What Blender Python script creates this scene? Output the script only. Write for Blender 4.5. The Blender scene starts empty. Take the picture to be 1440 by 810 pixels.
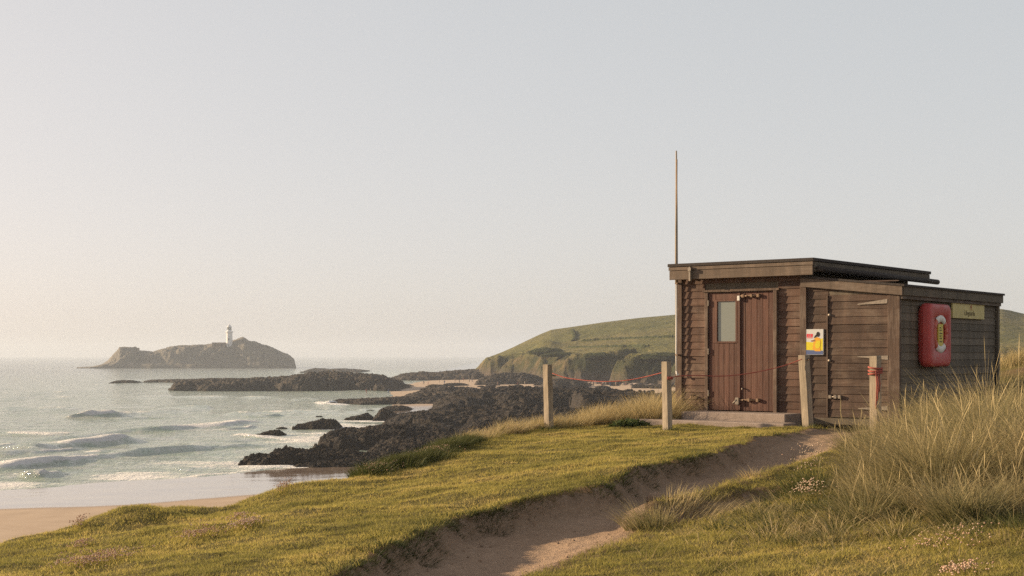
import bpy, bmesh, math, random
import numpy as np
from mathutils import Vector, Matrix

random.seed(7)
RS = np.random.RandomState(11)
SC = bpy.context.scene
COL = SC.collection
R = math.radians
F, CX, HOR, EYE = 2000.0, 720.0, 498.0, 14.0      # focal length in photo pixels, centre, eye-level row, eye height above the sea
SUN_AZ, SUN_EL = -72.0, 14.5                       # degrees; azimuth from +Y, negative to the left

# ------------------------------------------------------------------ helpers
def X_at(px, Y): return (px - CX) / F * Y
def Z_at(py, Y): return EYE - (py - HOR) / F * Y
def Y_flat(py, z=0.0): return (EYE - z) * F / (py - HOR)

def tag(o, label=None, cat=None, group=None, kind=None):
    if label: o['label'] = label
    if cat: o['category'] = cat
    if group: o['group'] = group
    if kind: o['kind'] = kind
    return o

def empty(name, loc, rz=0.0, label=None, cat=None, group=None):
    o = bpy.data.objects.new(name, None)
    o.empty_display_size = 0.2
    COL.objects.link(o)
    o.location = loc
    o.rotation_euler = (0, 0, rz)
    return tag(o, label, cat, group)

def link(name, me, mat=None, parent=None, smooth=False):
    o = bpy.data.objects.new(name, me)
    COL.objects.link(o)
    if mat is not None:
        for m in (mat if isinstance(mat, (list, tuple)) else [mat]):
            me.materials.append(m)
    if parent is not None: o.parent = parent
    if smooth:
        me.polygons.foreach_set('use_smooth', np.ones(len(me.polygons), bool))
    return o

def np_mesh(name, V, Fc, n, attrs=None):
    """V (N,3); Fc (M,n) polygons of n corners; attrs {name: per-vertex float}"""
    me = bpy.data.meshes.new(name)
    V = np.ascontiguousarray(V, np.float32); Fc = np.ascontiguousarray(Fc, np.int32)
    me.vertices.add(len(V)); me.vertices.foreach_set('co', V.ravel())
    me.loops.add(Fc.size); me.loops.foreach_set('vertex_index', Fc.ravel())
    me.polygons.add(len(Fc))
    me.polygons.foreach_set('loop_start', np.arange(0, Fc.size, n, dtype=np.int32))
    me.polygons.foreach_set('loop_total', np.full(len(Fc), n, np.int32))
    for k, a in (attrs or {}).items():
        at = me.attributes.new(k, 'FLOAT', 'POINT')
        at.data.foreach_set('value', np.ascontiguousarray(a, np.float32).ravel())
    me.update(calc_edges=True)
    return me

def grid_faces(nr, nc, mask=None):
    i = np.arange(nr * nc).reshape(nr, nc)
    q = np.stack([i[:-1, :-1], i[:-1, 1:], i[1:, 1:], i[1:, :-1]], -1)
    return q[mask] if mask is not None else q.reshape(-1, 4)

def compact(V, Fc, attrs=None):
    used = np.unique(Fc)
    mp = np.full(len(V), -1, np.int64); mp[used] = np.arange(len(used))
    return V[used], mp[Fc], {k: a.ravel()[used] for k, a in (attrs or {}).items()}

# ------------------------------------------------------------------ numpy noise
def _h(ix, iy, seed):
    h = (ix.astype(np.int64) * 374761393 + iy.astype(np.int64) * 668265263 + seed * 1442695041) & 0xFFFFFFFF
    h = ((h ^ (h >> 13)) * 1274126177) & 0xFFFFFFFF
    h = ((h ^ (h >> 16)) * 2246822519) & 0xFFFFFFFF
    return (h ^ (h >> 15)) / 4294967295.0
def noise(x, y, seed=0):
    x = np.asarray(x, float); y = np.asarray(y, float)
    ix, iy = np.floor(x), np.floor(y); fx, fy = x - ix, y - iy
    def g(dx, dy):
        a = _h(ix + dx, iy + dy, seed) * 2 * np.pi
        return np.cos(a) * (fx - dx) + np.sin(a) * (fy - dy)
    u = fx**3 * (fx * (fx * 6 - 15) + 10); v = fy**3 * (fy * (fy * 6 - 15) + 10)
    return 1.5 * ((g(0, 0) * (1 - u) + g(1, 0) * u) * (1 - v) + (g(0, 1) * (1 - u) + g(1, 1) * u) * v)
def fbm(x, y, octv=4, seed=0, gain=.5):
    s, a, t = 0, 1, 0
    for k in range(octv):
        s = s + a * noise(x * 2**k, y * 2**k, seed + 17 * k); t += a; a *= gain
    return s / t
def ridged(x, y, octv=5, seed=0, gain=.55):
    s, a, t = 0, 1, 0
    for k in range(octv):
        s = s + a * (1 - np.abs(noise(x * 2**k, y * 2**k, seed + 17 * k)) * 1.6); t += a; a *= gain
    return s / t
def sstep(a, b, x):
    t = np.clip((x - a) / (b - a), 0, 1); return t * t * (3 - 2 * t)
def poly_dist(x, y, pts):
    """signed distance to a polyline; positive on its left side"""
    best = np.full(np.shape(x), 1e9); sg = np.ones(np.shape(x)); pp = np.zeros(np.shape(x))
    for (ax, ay), (bx, by) in zip(pts[:-1], pts[1:]):
        dx, dy = bx - ax, by - ay; L2 = dx * dx + dy * dy
        t = np.clip(((x - ax) * dx + (y - ay) * dy) / L2, 0, 1)
        d = np.hypot(x - ax - t * dx, y - ay - t * dy)
        c = dx * (y - ay) - dy * (x - ax)
        ac = np.abs(c) / math.sqrt(L2)
        m = (d < best - 1e-6) | ((d < best + 1e-6) & (ac > pp))
        best = np.where(m, np.minimum(d, best), best); sg = np.where(m, np.sign(c), sg); pp = np.where(m, ac, pp)
    return best * sg

# ------------------------------------------------------------------ materials
def mat(name, base=(.5, .5, .5), rough=.8, spec=.3, metal=0.0):
    m = bpy.data.materials.new(name); m.use_nodes = True
    b = m.node_tree.nodes['Principled BSDF']
    b.inputs['Base Color'].default_value = (*base, 1); b.inputs['Roughness'].default_value = rough
    b.inputs['Specular IOR Level'].default_value = spec; b.inputs['Metallic'].default_value = metal
    return m
class NT:
    def __init__(s, m): s.m = m; s.t = m.node_tree; s.n = s.t.nodes; s.l = s.t.links; s.b = s.n.get('Principled BSDF')
    def new(s, t, **kw):
        x = s.n.new(t)
        for k, v in kw.items(): setattr(x, k, v)
        return x
    def put(s, a, sock):
        if hasattr(a, 'links') or isinstance(a, bpy.types.NodeSocket): s.l.new(a, sock)
        else: sock.default_value = a
    def coord(s, scale=(1, 1, 1), out='Object'):
        tc = s.new('ShaderNodeTexCoord'); mp = s.new('ShaderNodeMapping'); mp.inputs['Scale'].default_value = scale
        s.l.new(tc.outputs[out], mp.inputs[0]); return mp.outputs[0]
    def noise(s, vec, scale=5, detail=4, rough=.6, dist=0.0):
        x = s.new('ShaderNodeTexNoise'); s.l.new(vec, x.inputs['Vector'])
        x.inputs['Scale'].default_value = scale; x.inputs['Detail'].default_value = detail; x.inputs['Roughness'].default_value = rough
        x.inputs['Distortion'].default_value = dist
        return x.outputs['Fac']
    def ramp(s, fac, stops):
        x = s.new('ShaderNodeValToRGB'); s.l.new(fac, x.inputs[0]); e = x.color_ramp.elements
        while len(e) < len(stops): e.new(.5)
        for q, (p, c) in zip(e, stops):
            q.position = p; q.color = (*c, 1) if len(c) == 3 else c
        return x.outputs[0]
    def mix(s, fac, a, b, mode='MIX'):
        x = s.new('ShaderNodeMix', data_type='RGBA', blend_type=mode)
        s.put(fac, x.inputs[0])
        for v, sk in ((a, x.inputs[6]), (b, x.inputs[7])):
            if isinstance(v, tuple): sk.default_value = (*v, 1) if len(v) == 3 else v
            else: s.l.new(v, sk)
        return x.outputs[2]
    def math(s, op, a, b=0.0):
        x = s.new('ShaderNodeMath', operation=op); s.put(a, x.inputs[0]); s.put(b, x.inputs[1]); return x.outputs[0]
    def attr(s, name):
        x = s.new('ShaderNodeAttribute'); x.attribute_name = name; return x.outputs['Fac']
    def bump(s, h, strength=.3, dist=.02):
        x = s.new('ShaderNodeBump'); s.l.new(h, x.inputs['Height']); x.inputs['Strength'].default_value = strength; x.inputs['Distance'].default_value = dist
        s.l.new(x.outputs[0], s.b.inputs['Normal']); return x.outputs[0]
    def col(s, c): s.l.new(c, s.b.inputs['Base Color'])

def wood(name, c0, c1, axis='X', rough=.75, grain=.5, wear=(.3, .24, .19), wear_amt=.35):
    """weathered board: grain stretched along an axis, per-board tone from the 'rnd' attribute"""
    m = mat(name, c0, rough, .25); t = NT(m)
    sc = {'X': (1.2, 14, 22), 'Z': (16, 16, 1.2), 'Y': (14, 1.2, 22)}[axis]
    v = t.coord(sc); g = t.noise(v, 3.0, 6, .65)
    rnd = t.attr('rnd')
    base = t.ramp(rnd, [(0, c0), (1, c1)])
    gr = t.ramp(g, [(.25, (.55,) * 3), (.75, (1.35,) * 3)])
    c = t.mix(grain, base, t.mix(1.0, base, gr, 'MULTIPLY'))
    w = t.noise(t.coord((.9, .9, 1.3)), 2.6, 5, .62)
    wf = t.ramp(t.math('MULTIPLY', w, t.math('ADD', t.math('MULTIPLY', g, 0.9), .55)), [(.48, (0,) * 3), (.72, (wear_amt,) * 3)])
    c = t.mix(wf, c, wear)
    dr_ = t.noise(t.coord((6, 6, .45)), 1.0, 5, .7)                       # rain streaks and bleaching down the boards
    c = t.mix(.8, c, t.mix(1.0, c, t.ramp(dr_, [(.3, (.62,) * 3), (.5, (1.0,) * 3), (.72, (1.45, 1.4, 1.35))]), 'MULTIPLY'))
    t.col(c); t.bump(g, .45, .007)
    return m

M = {}
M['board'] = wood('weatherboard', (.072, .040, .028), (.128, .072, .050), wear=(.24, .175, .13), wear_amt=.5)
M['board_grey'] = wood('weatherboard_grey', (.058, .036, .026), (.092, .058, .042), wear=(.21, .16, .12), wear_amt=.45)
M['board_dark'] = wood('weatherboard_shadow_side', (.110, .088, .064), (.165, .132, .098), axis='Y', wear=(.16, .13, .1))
M['door'] = wood('door_timber', (.095, .042, .029), (.125, .057, .040), 'Z', .6, .45, wear=(.2, .13, .09), wear_amt=.18)
M['trim'] = wood('trim_timber', (.115, .084, .062), (.165, .122, .092), 'X')
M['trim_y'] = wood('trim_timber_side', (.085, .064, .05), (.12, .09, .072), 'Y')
M['post_trim'] = wood('corner_timber', (.090, .058, .042), (.125, .083, .062), 'Z')
M['post'] = wood('grey_post_timber', (.30, .245, .18), (.38, .31, .23), 'Z', .85, .75, (.16, .125, .09), .45)
M['felt'] = mat('roof_felt', (.055, .045, .042), .9, .2)
t = NT(M['felt']); n_ = t.noise(t.coord(), 40, 3); t.col(t.ramp(n_, [(.3, (.04, .034, .032)), (.7, (.075, .062, .055))])); t.bump(n_, .3, .004)
M['dark'] = mat('dark_void', (.012, .011, .01), .9)
def metal(name, c, rough=.5, metal_=.7):
    m = mat(name, c, rough, .4, metal_); t = NT(m); n = t.noise(t.coord(), 30, 4)
    t.col(t.ramp(n, [(.3, tuple(x * .6 for x in c)), (.6, c), (.8, (c[0] * .9, c[1] * .65, c[2] * .45))])); return m
M['steel'] = metal('galvanised_steel', (.30, .25, .20), .5, .3)
M['rusty'] = metal('rusty_steel', (.26, .17, .11), .7, .3)
M['glass'] = mat('window_glass', (.21, .225, .195), .06, .8)
M['paint_white'] = mat('white_paint', (.72, .68, .62), .5)
M['red'] = mat('red_plastic', (.55, .045, .05), .42, .4)
t = NT(M['red']); n_ = t.noise(t.coord(), 6, 4); t.col(t.ramp(n_, [(.3, (.40, .05, .048)), (.7, (.50, .075, .065))])); t.l.new(t.ramp(n_, [(.3, (.35,) * 3), (.7, (.55,) * 3)]), t.b.inputs['Roughness'])
M['rope'] = mat('red_rope', (.45, .09, .06), .8)
t = NT(M['rope']); n_ = t.noise(t.coord(), 60, 2); t.col(t.ramp(n_, [(.3, (.26, .06, .045)), (.7, (.40, .11, .08))]))
M['yellow'] = mat('sign_yellow', (.60, .47, .17), .5)
t = NT(M['yellow']); n_ = t.noise(t.coord(), 5, 5); t.col(t.ramp(n_, [(.3, (.5, .4, .16)), (.7, (.66, .54, .22))]))
M['sign_ink'] = mat('sign_ink', (.10, .07, .03), .6)
M['emblem'] = mat('emblem_red', (.38, .13, .05), .6)
M['white'] = mat('poster_white', (.58, .57, .55), .4)
M['lens_yellow'] = mat('instruction_yellow', (.62, .50, .08), .4)
M['ring_white'] = mat('lifebuoy_white', (.72, .68, .62), .45)
M['p_red'] = mat('poster_red', (.65, .05, .07), .4); M['p_yellow'] = mat('poster_yellow', (.66, .55, .03), .4)
M['p_amber'] = mat('poster_amber', (.72, .36, .04), .4); M['p_blue'] = mat('poster_blue', (.10, .13, .26), .4)
M['p_hair'] = mat('poster_black', (.03, .022, .02), .4); M['p_skin'] = mat('poster_skin', (.30, .15, .08), .4)
M['concrete'] = mat('concrete', (.34, .27, .22), .9, .2)
t = NT(M['concrete']); n_ = t.noise(t.coord(), 7, 6, .7); n2 = t.noise(t.coord(), 60, 3)
t.col(t.mix(.35, t.ramp(n_, [(.3, (.24, .185, .15)), (.55, (.34, .27, .225)), (.75, (.42, .33, .27))]), t.ramp(n2, [(.3, (.2, .16, .14)), (.7, (.42, .34, .29))]))); t.bump(n2, .5, .01)

# ground: grass turf
def turf_mat():
    m = mat('turf', (.08, .1, .03), .95, .1); t = NT(m)
    v = t.coord()
    a = t.noise(v, .55, 5, .6); b = t.noise(v, 9, 4, .7); c = t.noise(v, 45, 3, .7)
    g = t.ramp(a, [(.30, (.15, .13, .04)), (.5, (.26, .205, .066)), (.68, (.34, .255, .095))])
    g = t.mix(.55, g, t.ramp(b, [(.3, (.035, .036, .012)), (.55, (.09, .078, .027)), (.75, (.17, .13, .055))]))
    g = t.mix(.4, g, t.ramp(c, [(.3, (.04, .042, .015)), (.7, (.17, .14, .06))]))
    soil = t.ramp(t.noise(v, 14, 5, .7), [(.3, (.12, .075, .045)), (.7, (.25, .165, .10))])
    g = t.mix(t.attr('soil'), g, soil)
    t.col(g); t.bump(t.math('ADD', b, t.math('MULTIPLY', c, .7)), .7, .05)
    return m
M['turf'] = turf_mat()
def path_mat():
    m = mat('sandy_path', (.3, .2, .14), .95, .1); t = NT(m); v = t.coord()
    a = t.noise(v, 1.2, 5, .65); b = t.noise(v, 16, 5, .7); c = t.noise(v, 90, 2, .7)
    g = t.ramp(a, [(.3, (.38, .265, .18)), (.7, (.50, .36, .25))])
    g = t.mix(.4, g, t.ramp(b, [(.3, (.19, .12, .075)), (.7, (.48, .325, .21))]))
    g = t.mix(t.math('MULTIPLY', t.attr('soil'), .6), g, t.ramp(b, [(.3, (.13, .09, .06)), (.7, (.27, .19, .13))]))
    t.col(g); t.bump(t.math('ADD', b, t.math('MULTIPLY', c, .4)), .8, .04); return m
M['path'] = path_mat()

def blade_mat(name, stops, tip, transl=.35, tipw=.6):
    m = mat(name, (.2, .2, .08), .7, .2); t = NT(m)
    c = t.ramp(t.attr('rnd'), stops)
    tt = t.attr('tt')
    c = t.mix(t.math('MULTIPLY', t.math('POWER', tt, 1.6), tipw), c, tip)
    t.col(c)
    tr = t.new('ShaderNodeBsdfTranslucent'); t.l.new(c, tr.inputs[0])
    mx = t.new('ShaderNodeMixShader'); mx.inputs[0].default_value = transl
    t.l.new(t.b.outputs[0], mx.inputs[1]); t.l.new(tr.outputs[0], mx.inputs[2])
    t.l.new(mx.outputs[0], t.n['Material Output'].inputs[0]); return m
M['lawn_blade'] = blade_mat('lawn_blade', [(0, (.12, .135, .032)), (.25, (.26, .24, .06)), (.5, (.44, .385, .10)), (.75, (.60, .46, .16)), (1, (.62, .46, .22))], (.55, .43, .15), .5)
M['marram_blade'] = blade_mat('marram_blade', [(0, (.055, .068, .022)), (.35, (.11, .115, .038)), (.6, (.27, .225, .10)), (1, (.54, .42, .22))], (.62, .49, .26), .35, .7)
M['green_blade'] = blade_mat('green_blade', [(0, (.028, .046, .012)), (.55, (.065, .085, .022)), (.85, (.14, .13, .042)), (1, (.3, .23, .11))], (.15, .145, .05), .3)
M['leaf'] = blade_mat('broad_leaf', [(0, (.05, .08, .022)), (1, (.12, .15, .045))], (.15, .17, .06), .3)
M['petal'] = blade_mat('thrift_petal', [(0, (.56, .36, .26)), (.6, (.68, .48, .36)), (1, (.72, .58, .44))], (.7, .52, .4), .3)

def rock_mat(name, dark, mid, lite, weed=(.05, .042, .02)):
    m = mat(name, dark, .85, .25); t = NT(m); v = t.coord((1, 1, 2.2))
    a = t.noise(v, .12, 6, .65, .6); b = t.noise(v, .9, 6, .7); c = t.noise(t.coord((.6, .6, 5)), .8, 4, .65)
    g = t.ramp(a, [(.3, dark), (.52, mid), (.72, dark)])
    g = t.mix(.45, g, t.ramp(b, [(.32, tuple(x * .45 for x in dark)), (.6, mid), (.8, lite)]))
    g = t.mix(.3, g, t.ramp(c, [(.4, tuple(x * .5 for x in dark)), (.65, lite)]))
    t.col(g); t.bump(t.math('ADD', t.math('ADD', b, c), t.math('MULTIPLY', a, 2.0)), 1.0, .9); return m
M['rock'] = rock_mat('dark_rock', (.010, .009, .008), (.024, .019, .015), (.17, .12, .08))
M['rock_far'] = rock_mat('brown_rock', (.05, .04, .032), (.08, .064, .05), (.16, .125, .095))
M['rock_island'] = rock_mat('island_rock', (.15, .13, .105), (.24, .21, .165), (.42, .36, .29))

def headland_mat():
    m = mat('headland_turf', (.1, .1, .04), .95, .1); t = NT(m); v = t.coord()
    a = t.noise(v, .012, 5, .6, .5); b = t.noise(v, .08, 6, .7); c = t.noise(t.coord((.2, .2, 1)), .3, 5, .7)
    g = t.ramp(a, [(.32, (.10, .11, .03)), (.5, (.15, .14, .046)), (.68, (.21, .17, .075))])
    g = t.mix(.5, g, t.ramp(b, [(.33, (.05, .055, .018)), (.55, (.13, .12, .042)), (.75, (.23, .18, .08))]))
    cl = t.ramp(b, [(.3, (.018, .024, .008)), (.5, (.05, .05, .018)), (.72, (.17, .12, .06))])
    g = t.mix(t.attr('cliff'), g, cl)
    g = t.mix(t.attr('rocky'), g, t.ramp(c, [(.3, (.05, .04, .032)), (.7, (.13, .098, .075))]))
    t.col(g); t.bump(t.math('ADD', b, c), 1.0, 2.2); return m
M['headland'] = headland_mat()
M['gorse'] = mat('gorse', (.05, .06, .02), .95, .1)
t = NT(M['gorse']); n_ = t.noise(t.coord(), .5, 5, .7); t.col(t.ramp(n_, [(.3, (.025, .035, .012)), (.7, (.08, .085, .03))])); t.bump(n_, 1, 1)

def beach_mat():
    m = mat('beach_sand', (.5, .36, .26), .9, .3); t = NT(m); v = t.coord()
    b = t.noise(v, .35, 5, .6); s = t.noise(t.coord((.12, .5, 1)), .6, 4, .6, .4)
    dry = t.ramp(b, [(.3, (.46, .345, .245)), (.7, (.55, .42, .30))])
    wet = t.ramp(s, [(.3, (.26, .185, .135)), (.7, (.36, .27, .2))])
    w = t.attr('wet')
    t.col(t.mix(w, dry, wet))
    t.l.new(t.ramp(w, [(.15, (.95,) * 3), (.6, (.14,) * 3), (1, (.06,) * 3)]), t.b.inputs['Roughness'])
    t.l.new(t.ramp(w, [(.15, (.15,) * 3), (.7, (.5,) * 3)]), t.b.inputs['Specular IOR Level'])
    t.bump(t.noise(v, 2.0, 4), .12, .05)
    return m
M['beach'] = beach_mat()
def sea_mat():
    m = mat('sea_water', (.06, .1, .085), .12, .5); t = NT(m)
    v = t.coord((1, 1, 1))
    rp = t.new('ShaderNodeMapping'); rp.inputs['Rotation'].default_value = (0, 0, R(-42)); rp.inputs['Scale'].default_value = (.35, 1, 1)
    t.l.new(v, rp.inputs[0])
    a = t.noise(rp.outputs[0], .16, 4, .6, .4); b = t.noise(rp.outputs[0], .75, 5, .65, .3)
    shal = t.attr('shallow')
    c = t.mix(shal, (.20, .235, .185), (.44, .56, .41))
    fo = t.attr('foam')
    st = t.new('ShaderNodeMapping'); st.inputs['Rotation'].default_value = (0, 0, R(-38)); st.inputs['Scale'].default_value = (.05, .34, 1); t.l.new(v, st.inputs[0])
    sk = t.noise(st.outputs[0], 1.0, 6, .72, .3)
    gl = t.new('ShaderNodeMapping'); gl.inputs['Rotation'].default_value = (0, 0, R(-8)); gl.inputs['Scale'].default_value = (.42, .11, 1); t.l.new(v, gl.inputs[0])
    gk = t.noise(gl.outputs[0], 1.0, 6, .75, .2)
    c = t.mix(t.ramp(gk, [(.50, (0,) * 3), (.66, (.7,) * 3)]), c, (.66, .64, .58))  # pale flecks painted into the water colour stand in for ripple glints
    c = t.mix(t.ramp(gk, [(.34, (.7,) * 3), (.48, (0,) * 3)]), c, (.17, .215, .165))  # dark flecks between the glints, likewise painted into the colour
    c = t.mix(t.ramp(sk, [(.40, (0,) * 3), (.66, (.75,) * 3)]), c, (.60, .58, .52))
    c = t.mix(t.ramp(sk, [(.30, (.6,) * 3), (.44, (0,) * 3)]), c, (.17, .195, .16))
    fn = t.noise(rp.outputs[0], .9, 6, .75, .5)
    ff = t.math('MULTIPLY', fo, t.math('ADD', t.math('MULTIPLY', fn, 2.4), -.35))
    fm = t.ramp(ff, [(.20, (0,) * 3), (.42, (1,) * 3)])
    t.col(t.mix(fm, c, (.84, .82, .79)))
    t.l.new(t.mix(fm, (.10,) * 3, (.8,) * 3), t.b.inputs['Roughness'])
    bh = t.math('ADD', t.math('ADD', t.math('MULTIPLY', a, 1.6), t.math('MULTIPLY', b, 1.0)), t.math('ADD', t.math('MULTIPLY', sk, 1.2), t.math('MULTIPLY', gk, 2.2)))
    bp = t.new('ShaderNodeBump'); t.l.new(bh, bp.inputs['Height']); bp.inputs['Strength'].default_value = .9; bp.inputs['Distance'].default_value = .7
    t.l.new(bp.outputs[0], t.b.inputs['Normal'])
    return m
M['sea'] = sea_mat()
M['splash'] = mat('white_water', (.8, .79, .77), .9, .2)
M['lh_white'] = mat('lighthouse_white', (.72, .69, .68), .7)
M['lh_grey'] = mat('lantern_glass', (.16, .17, .15), .3)
M['stonework'] = mat('ruin_stone', (.24, .18, .14), .9)
t = NT(M['stonework']); n_ = t.noise(t.coord(), .6, 4); t.col(t.ramp(n_, [(.3, (.18, .13, .1)), (.7, (.3, .23, .18))]))

# ------------------------------------------------------------------ near ground: dune top, lawn, path
K0, KX, KY = 1.56, .10, .0129
PL = None
def smooth_h(x, y):
    """height of the dune top relative to the eye, without path, crest or roughness"""
    xs = np.where(x > 6, 6 + (x - 6) * .35, x); xs = np.maximum(xs, -9)
    h = -K0 + KX * xs + KY * np.minimum(y, 24)
    q = sstep(15.5, 20.5, y) * sstep(9.5, 7.0, x)
    h = h * (1 - q) + (-1.255 + .035 * np.clip(x, -2, 8)) * q
    h = h - .22 * sstep(4.2, 7.0, x) * sstep(13.5, 17, y) * (1 - q)
    pad = sstep(2.2, .6, np.hypot((x - 5.2) / 1.3, (y - 23.6) / 1.5))
    h = h * (1 - pad) + (-1.19) * pad
    if PL is not None:
        dl = -poly_dist(x, y, PL) + .08 * fbm(x * 1.3, y * 1.3, 3, 5) + .05 * fbm(x * 5, y * 5, 3, 6)
        D = np.interp(y, [8, 10, 13, 16, 18, 19.5], [.25, .26, .28, .25, .18, .03])
        h = h - D * (sstep(-.04, .22, dl) * .70 + sstep(.2, .75, dl) * .30) * (1 - .6 * sstep(2.5, 7, dl))
    return h
def flatpt(px, py, drop=0.0):
    k, m_ = (py - HOR) / F, (px - CX) / F
    Y = np.arange(6.5, 40, .02); f = smooth_h(m_ * Y, Y) - drop + k * Y
    i = np.argmax(f > 0); return (m_ * float(Y[i]), float(Y[i]))
CREST_PX = [(0, 766), (100, 746), (240, 713), (310, 713), (400, 690), (508, 672), (600, 642), (700, 612), (770, 602)]
crest = [(-45., -60.), (-22., -8.), (-11., 6.)] + [flatpt(*p) for p in CREST_PX] + [(1.7, 25.6), (3.2, 28.6), (8., 36.), (16., 52.), (40., 95.), (90., 150.), (330., 240.)]
_pl = [flatpt(*p) for p in [(475, 810), (560, 765), (640, 722), (760, 697), (850, 684), (925, 653), (1000, 638), (1100, 612), (1195, 600)]]
PL = [(_pl[0][0] - 1.3, 6.0)] + _pl + [(5.6, 18.9), (8.5, 19.4)]
_pr = [flatpt(*p) for p in [(742, 814), (805, 790), (890, 752), (915, 722), (1000, 696), (1100, 665), (1190, 634)]]
PR = [(_pr[0][0] - .9, 6.0)] + _pr + [(5.6, 16.4), (8.5, 16.9)]
HOL = [flatpt(975, 722), flatpt(1085, 692)]
RDG = [flatpt(*p) for p in [(918, 722), (1000, 697), (1100, 668), (1165, 650)]]

def path_d(x, y):
    w = .08 * fbm(x * 1.3, y * 1.3, 3, 5) + .05 * fbm(x * 5, y * 5, 3, 6)
    return -poly_dist(x, y, PL) + w, poly_dist(x, y, PR) + w * .6

def ground_h(x, y, detail=True):
    """height above the sea of the near ground, plus its masks"""
    h = smooth_h(x, y)
    g = lambda cx, cy, rx, ry: np.exp(-((x - cx) / rx)**2 - ((y - cy) / ry)**2)
    h = h + .22 * g(6.0, 17.0, 1.4, 2.2) + .10 * g(3.6, 12.6, 1.0, .9)
    h = h + .85 * g(12.8, 28.5, 3.4, 3.2) + .5 * g(20, 30, 7, 8)
    h = h + .16 * g(-4.0, 15.0, .45, .5) - .03 * g(-3.3, 15.2, .3, .4)
    dl, dr = path_d(x, y)
    inside = np.minimum(dl - .02, dr - .05)
    onpath = sstep(0, .3, inside)
    h = h + (.08 * fbm(x * .35, y * .35, 3, 2) * sstep(24, 18, y) + .05 * fbm(x * 1.1, y * 1.5, 3, 3) + .022 * fbm(x * 2.6, y * 3.4, 3, 13)) * (1 - .6 * onpath)
    if detail: h = h + .014 * fbm(x * 6, y * 6, 3, 4) + .022 * onpath * fbm(x * 4.5, y * 4.5, 4, 18)
    e = poly_dist(x, y, crest) + .22 * fbm(x * .8, y * .8, 3, 8)
    ep = np.maximum(e, 0)
    h = h - .85 * (np.sqrt(ep**2 + .16) - .4)
    hd = np.abs(poly_dist(x, y, HOL)); rd_ = np.abs(poly_dist(x, y, RDG))
    h = h - .13 * sstep(.36, .10, hd + .08 * fbm(x * 4, y * 4, 2, 12)) + .07 * np.exp(-(rd_ / .17)**2) * (1 + .3 * fbm(x * 3, y * 3, 2, 19))
    h = h - .05 * onpath
    inside = np.minimum(np.maximum(inside, .28 - hd), rd_ - .10 + .06 * fbm(x * 4, y * 4, 2, 20))
    edge = sstep(-.28, .02, inside + .16 * fbm(x * 5, y * 5, 3, 14))
    sandy = np.maximum(0, .5 - np.hypot((x - 10.0) / 1.6, (y - 27.4) / 1.3)) * 2   # bare sand face behind the hut
    z = np.maximum(EYE + h, -1.5)
    return z, inside, edge, e, sandy, onpath
def gz(x, y):
    return float(ground_h(np.array([float(x)]), np.array([float(y)]))[0][0])

def axis(lo, hi, d0, d1, step, grow=1.35):
    a = list(np.arange(d0, d1, step)); s = step
    while a[-1] < hi: s *= grow; a.append(a[-1] + min(s, 12))
    b = [d0]; s = step
    while b[-1] > lo: s *= grow; b.append(b[-1] - min(s, 12))
    return np.array(b[:0:-1] + a)
gx = axis(-60, 330, -7.2, 10.5, .06); gy = axis(-60, 240, 7.0, 29.0, .06)
GX, GY = np.meshgrid(gx, gy)
GZ, INS, EDGE, CE, SANDY, CARVE = ground_h(GX, GY)
V = np.stack([GX, GY, GZ], -1).reshape(-1, 3)
cell = (INS[:-1, :-1] + INS[1:, :-1] + INS[:-1, 1:] + INS[1:, 1:]) > 0
v_, f_, a_ = compact(V, grid_faces(*GX.shape, mask=~cell), {'soil': np.clip(np.maximum(EDGE * .95, SANDY), 0, 1)})
tag(link('ground', np_mesh('ground', v_, f_, 4, a_), M['turf'], smooth=True), kind='structure')
v_, f_, a_ = compact(V, grid_faces(*GX.shape, mask=cell), {'soil': sstep(.30, .0, INS)})
tag(link('path', np_mesh('path', v_, f_, 4, a_), M['path'], smooth=True), kind='structure')

# ------------------------------------------------------------------ grass
def blade_mesh(name, B, H, W, az, lean, curl, segs, rnd, twist=None):
    """B (N,3) bases; each blade leans towards az by lean*H and curls over by curl*H"""
    N = len(B); fa = az + (RS.uniform(0, 2 * np.pi, N) if twist is None else twist)
    sx, sy = np.cos(fa), np.sin(fa); dx, dy = np.cos(az), np.sin(az)
    V = np.zeros((N, 2 * segs + 1, 3)); T = np.zeros((N, 2 * segs + 1))
    for k in range(segs + 1):
        t = k / segs
        ho = H * (lean * t + curl * t * t); up = H * (t - .38 * curl * t**3) * np.sqrt(np.maximum(.2, 1 - .5 * lean**2))
        P = B + np.stack([dx * ho, dy * ho, up], -1)
        w = W * (1 - t**1.8) * .5
        if k < segs:
            V[:, 2 * k] = P - np.stack([sx * w, sy * w, 0 * w], -1); V[:, 2 * k + 1] = P + np.stack([sx * w, sy * w, 0 * w], -1)
            T[:, 2 * k:2 * k + 2] = t
        else:
            V[:, 2 * k] = P; T[:, 2 * k] = 1
    tri = []
    for k in range(segs - 1): tri += [(2 * k, 2 * k + 1, 2 * k + 3), (2 * k, 2 * k + 3, 2 * k + 2)]
    k = segs - 1; tri.append((2 * k, 2 * k + 1, 2 * k + 2))
    Fc = (np.array(tri)[None] + (np.arange(N) * (2 * segs + 1))[:, None, None]).reshape(-1, 3)
    return np_mesh(name, V.reshape(-1, 3), Fc, 3, {'rnd': np.repeat(rnd, 2 * segs + 1), 'tt': T.ravel()})

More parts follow.
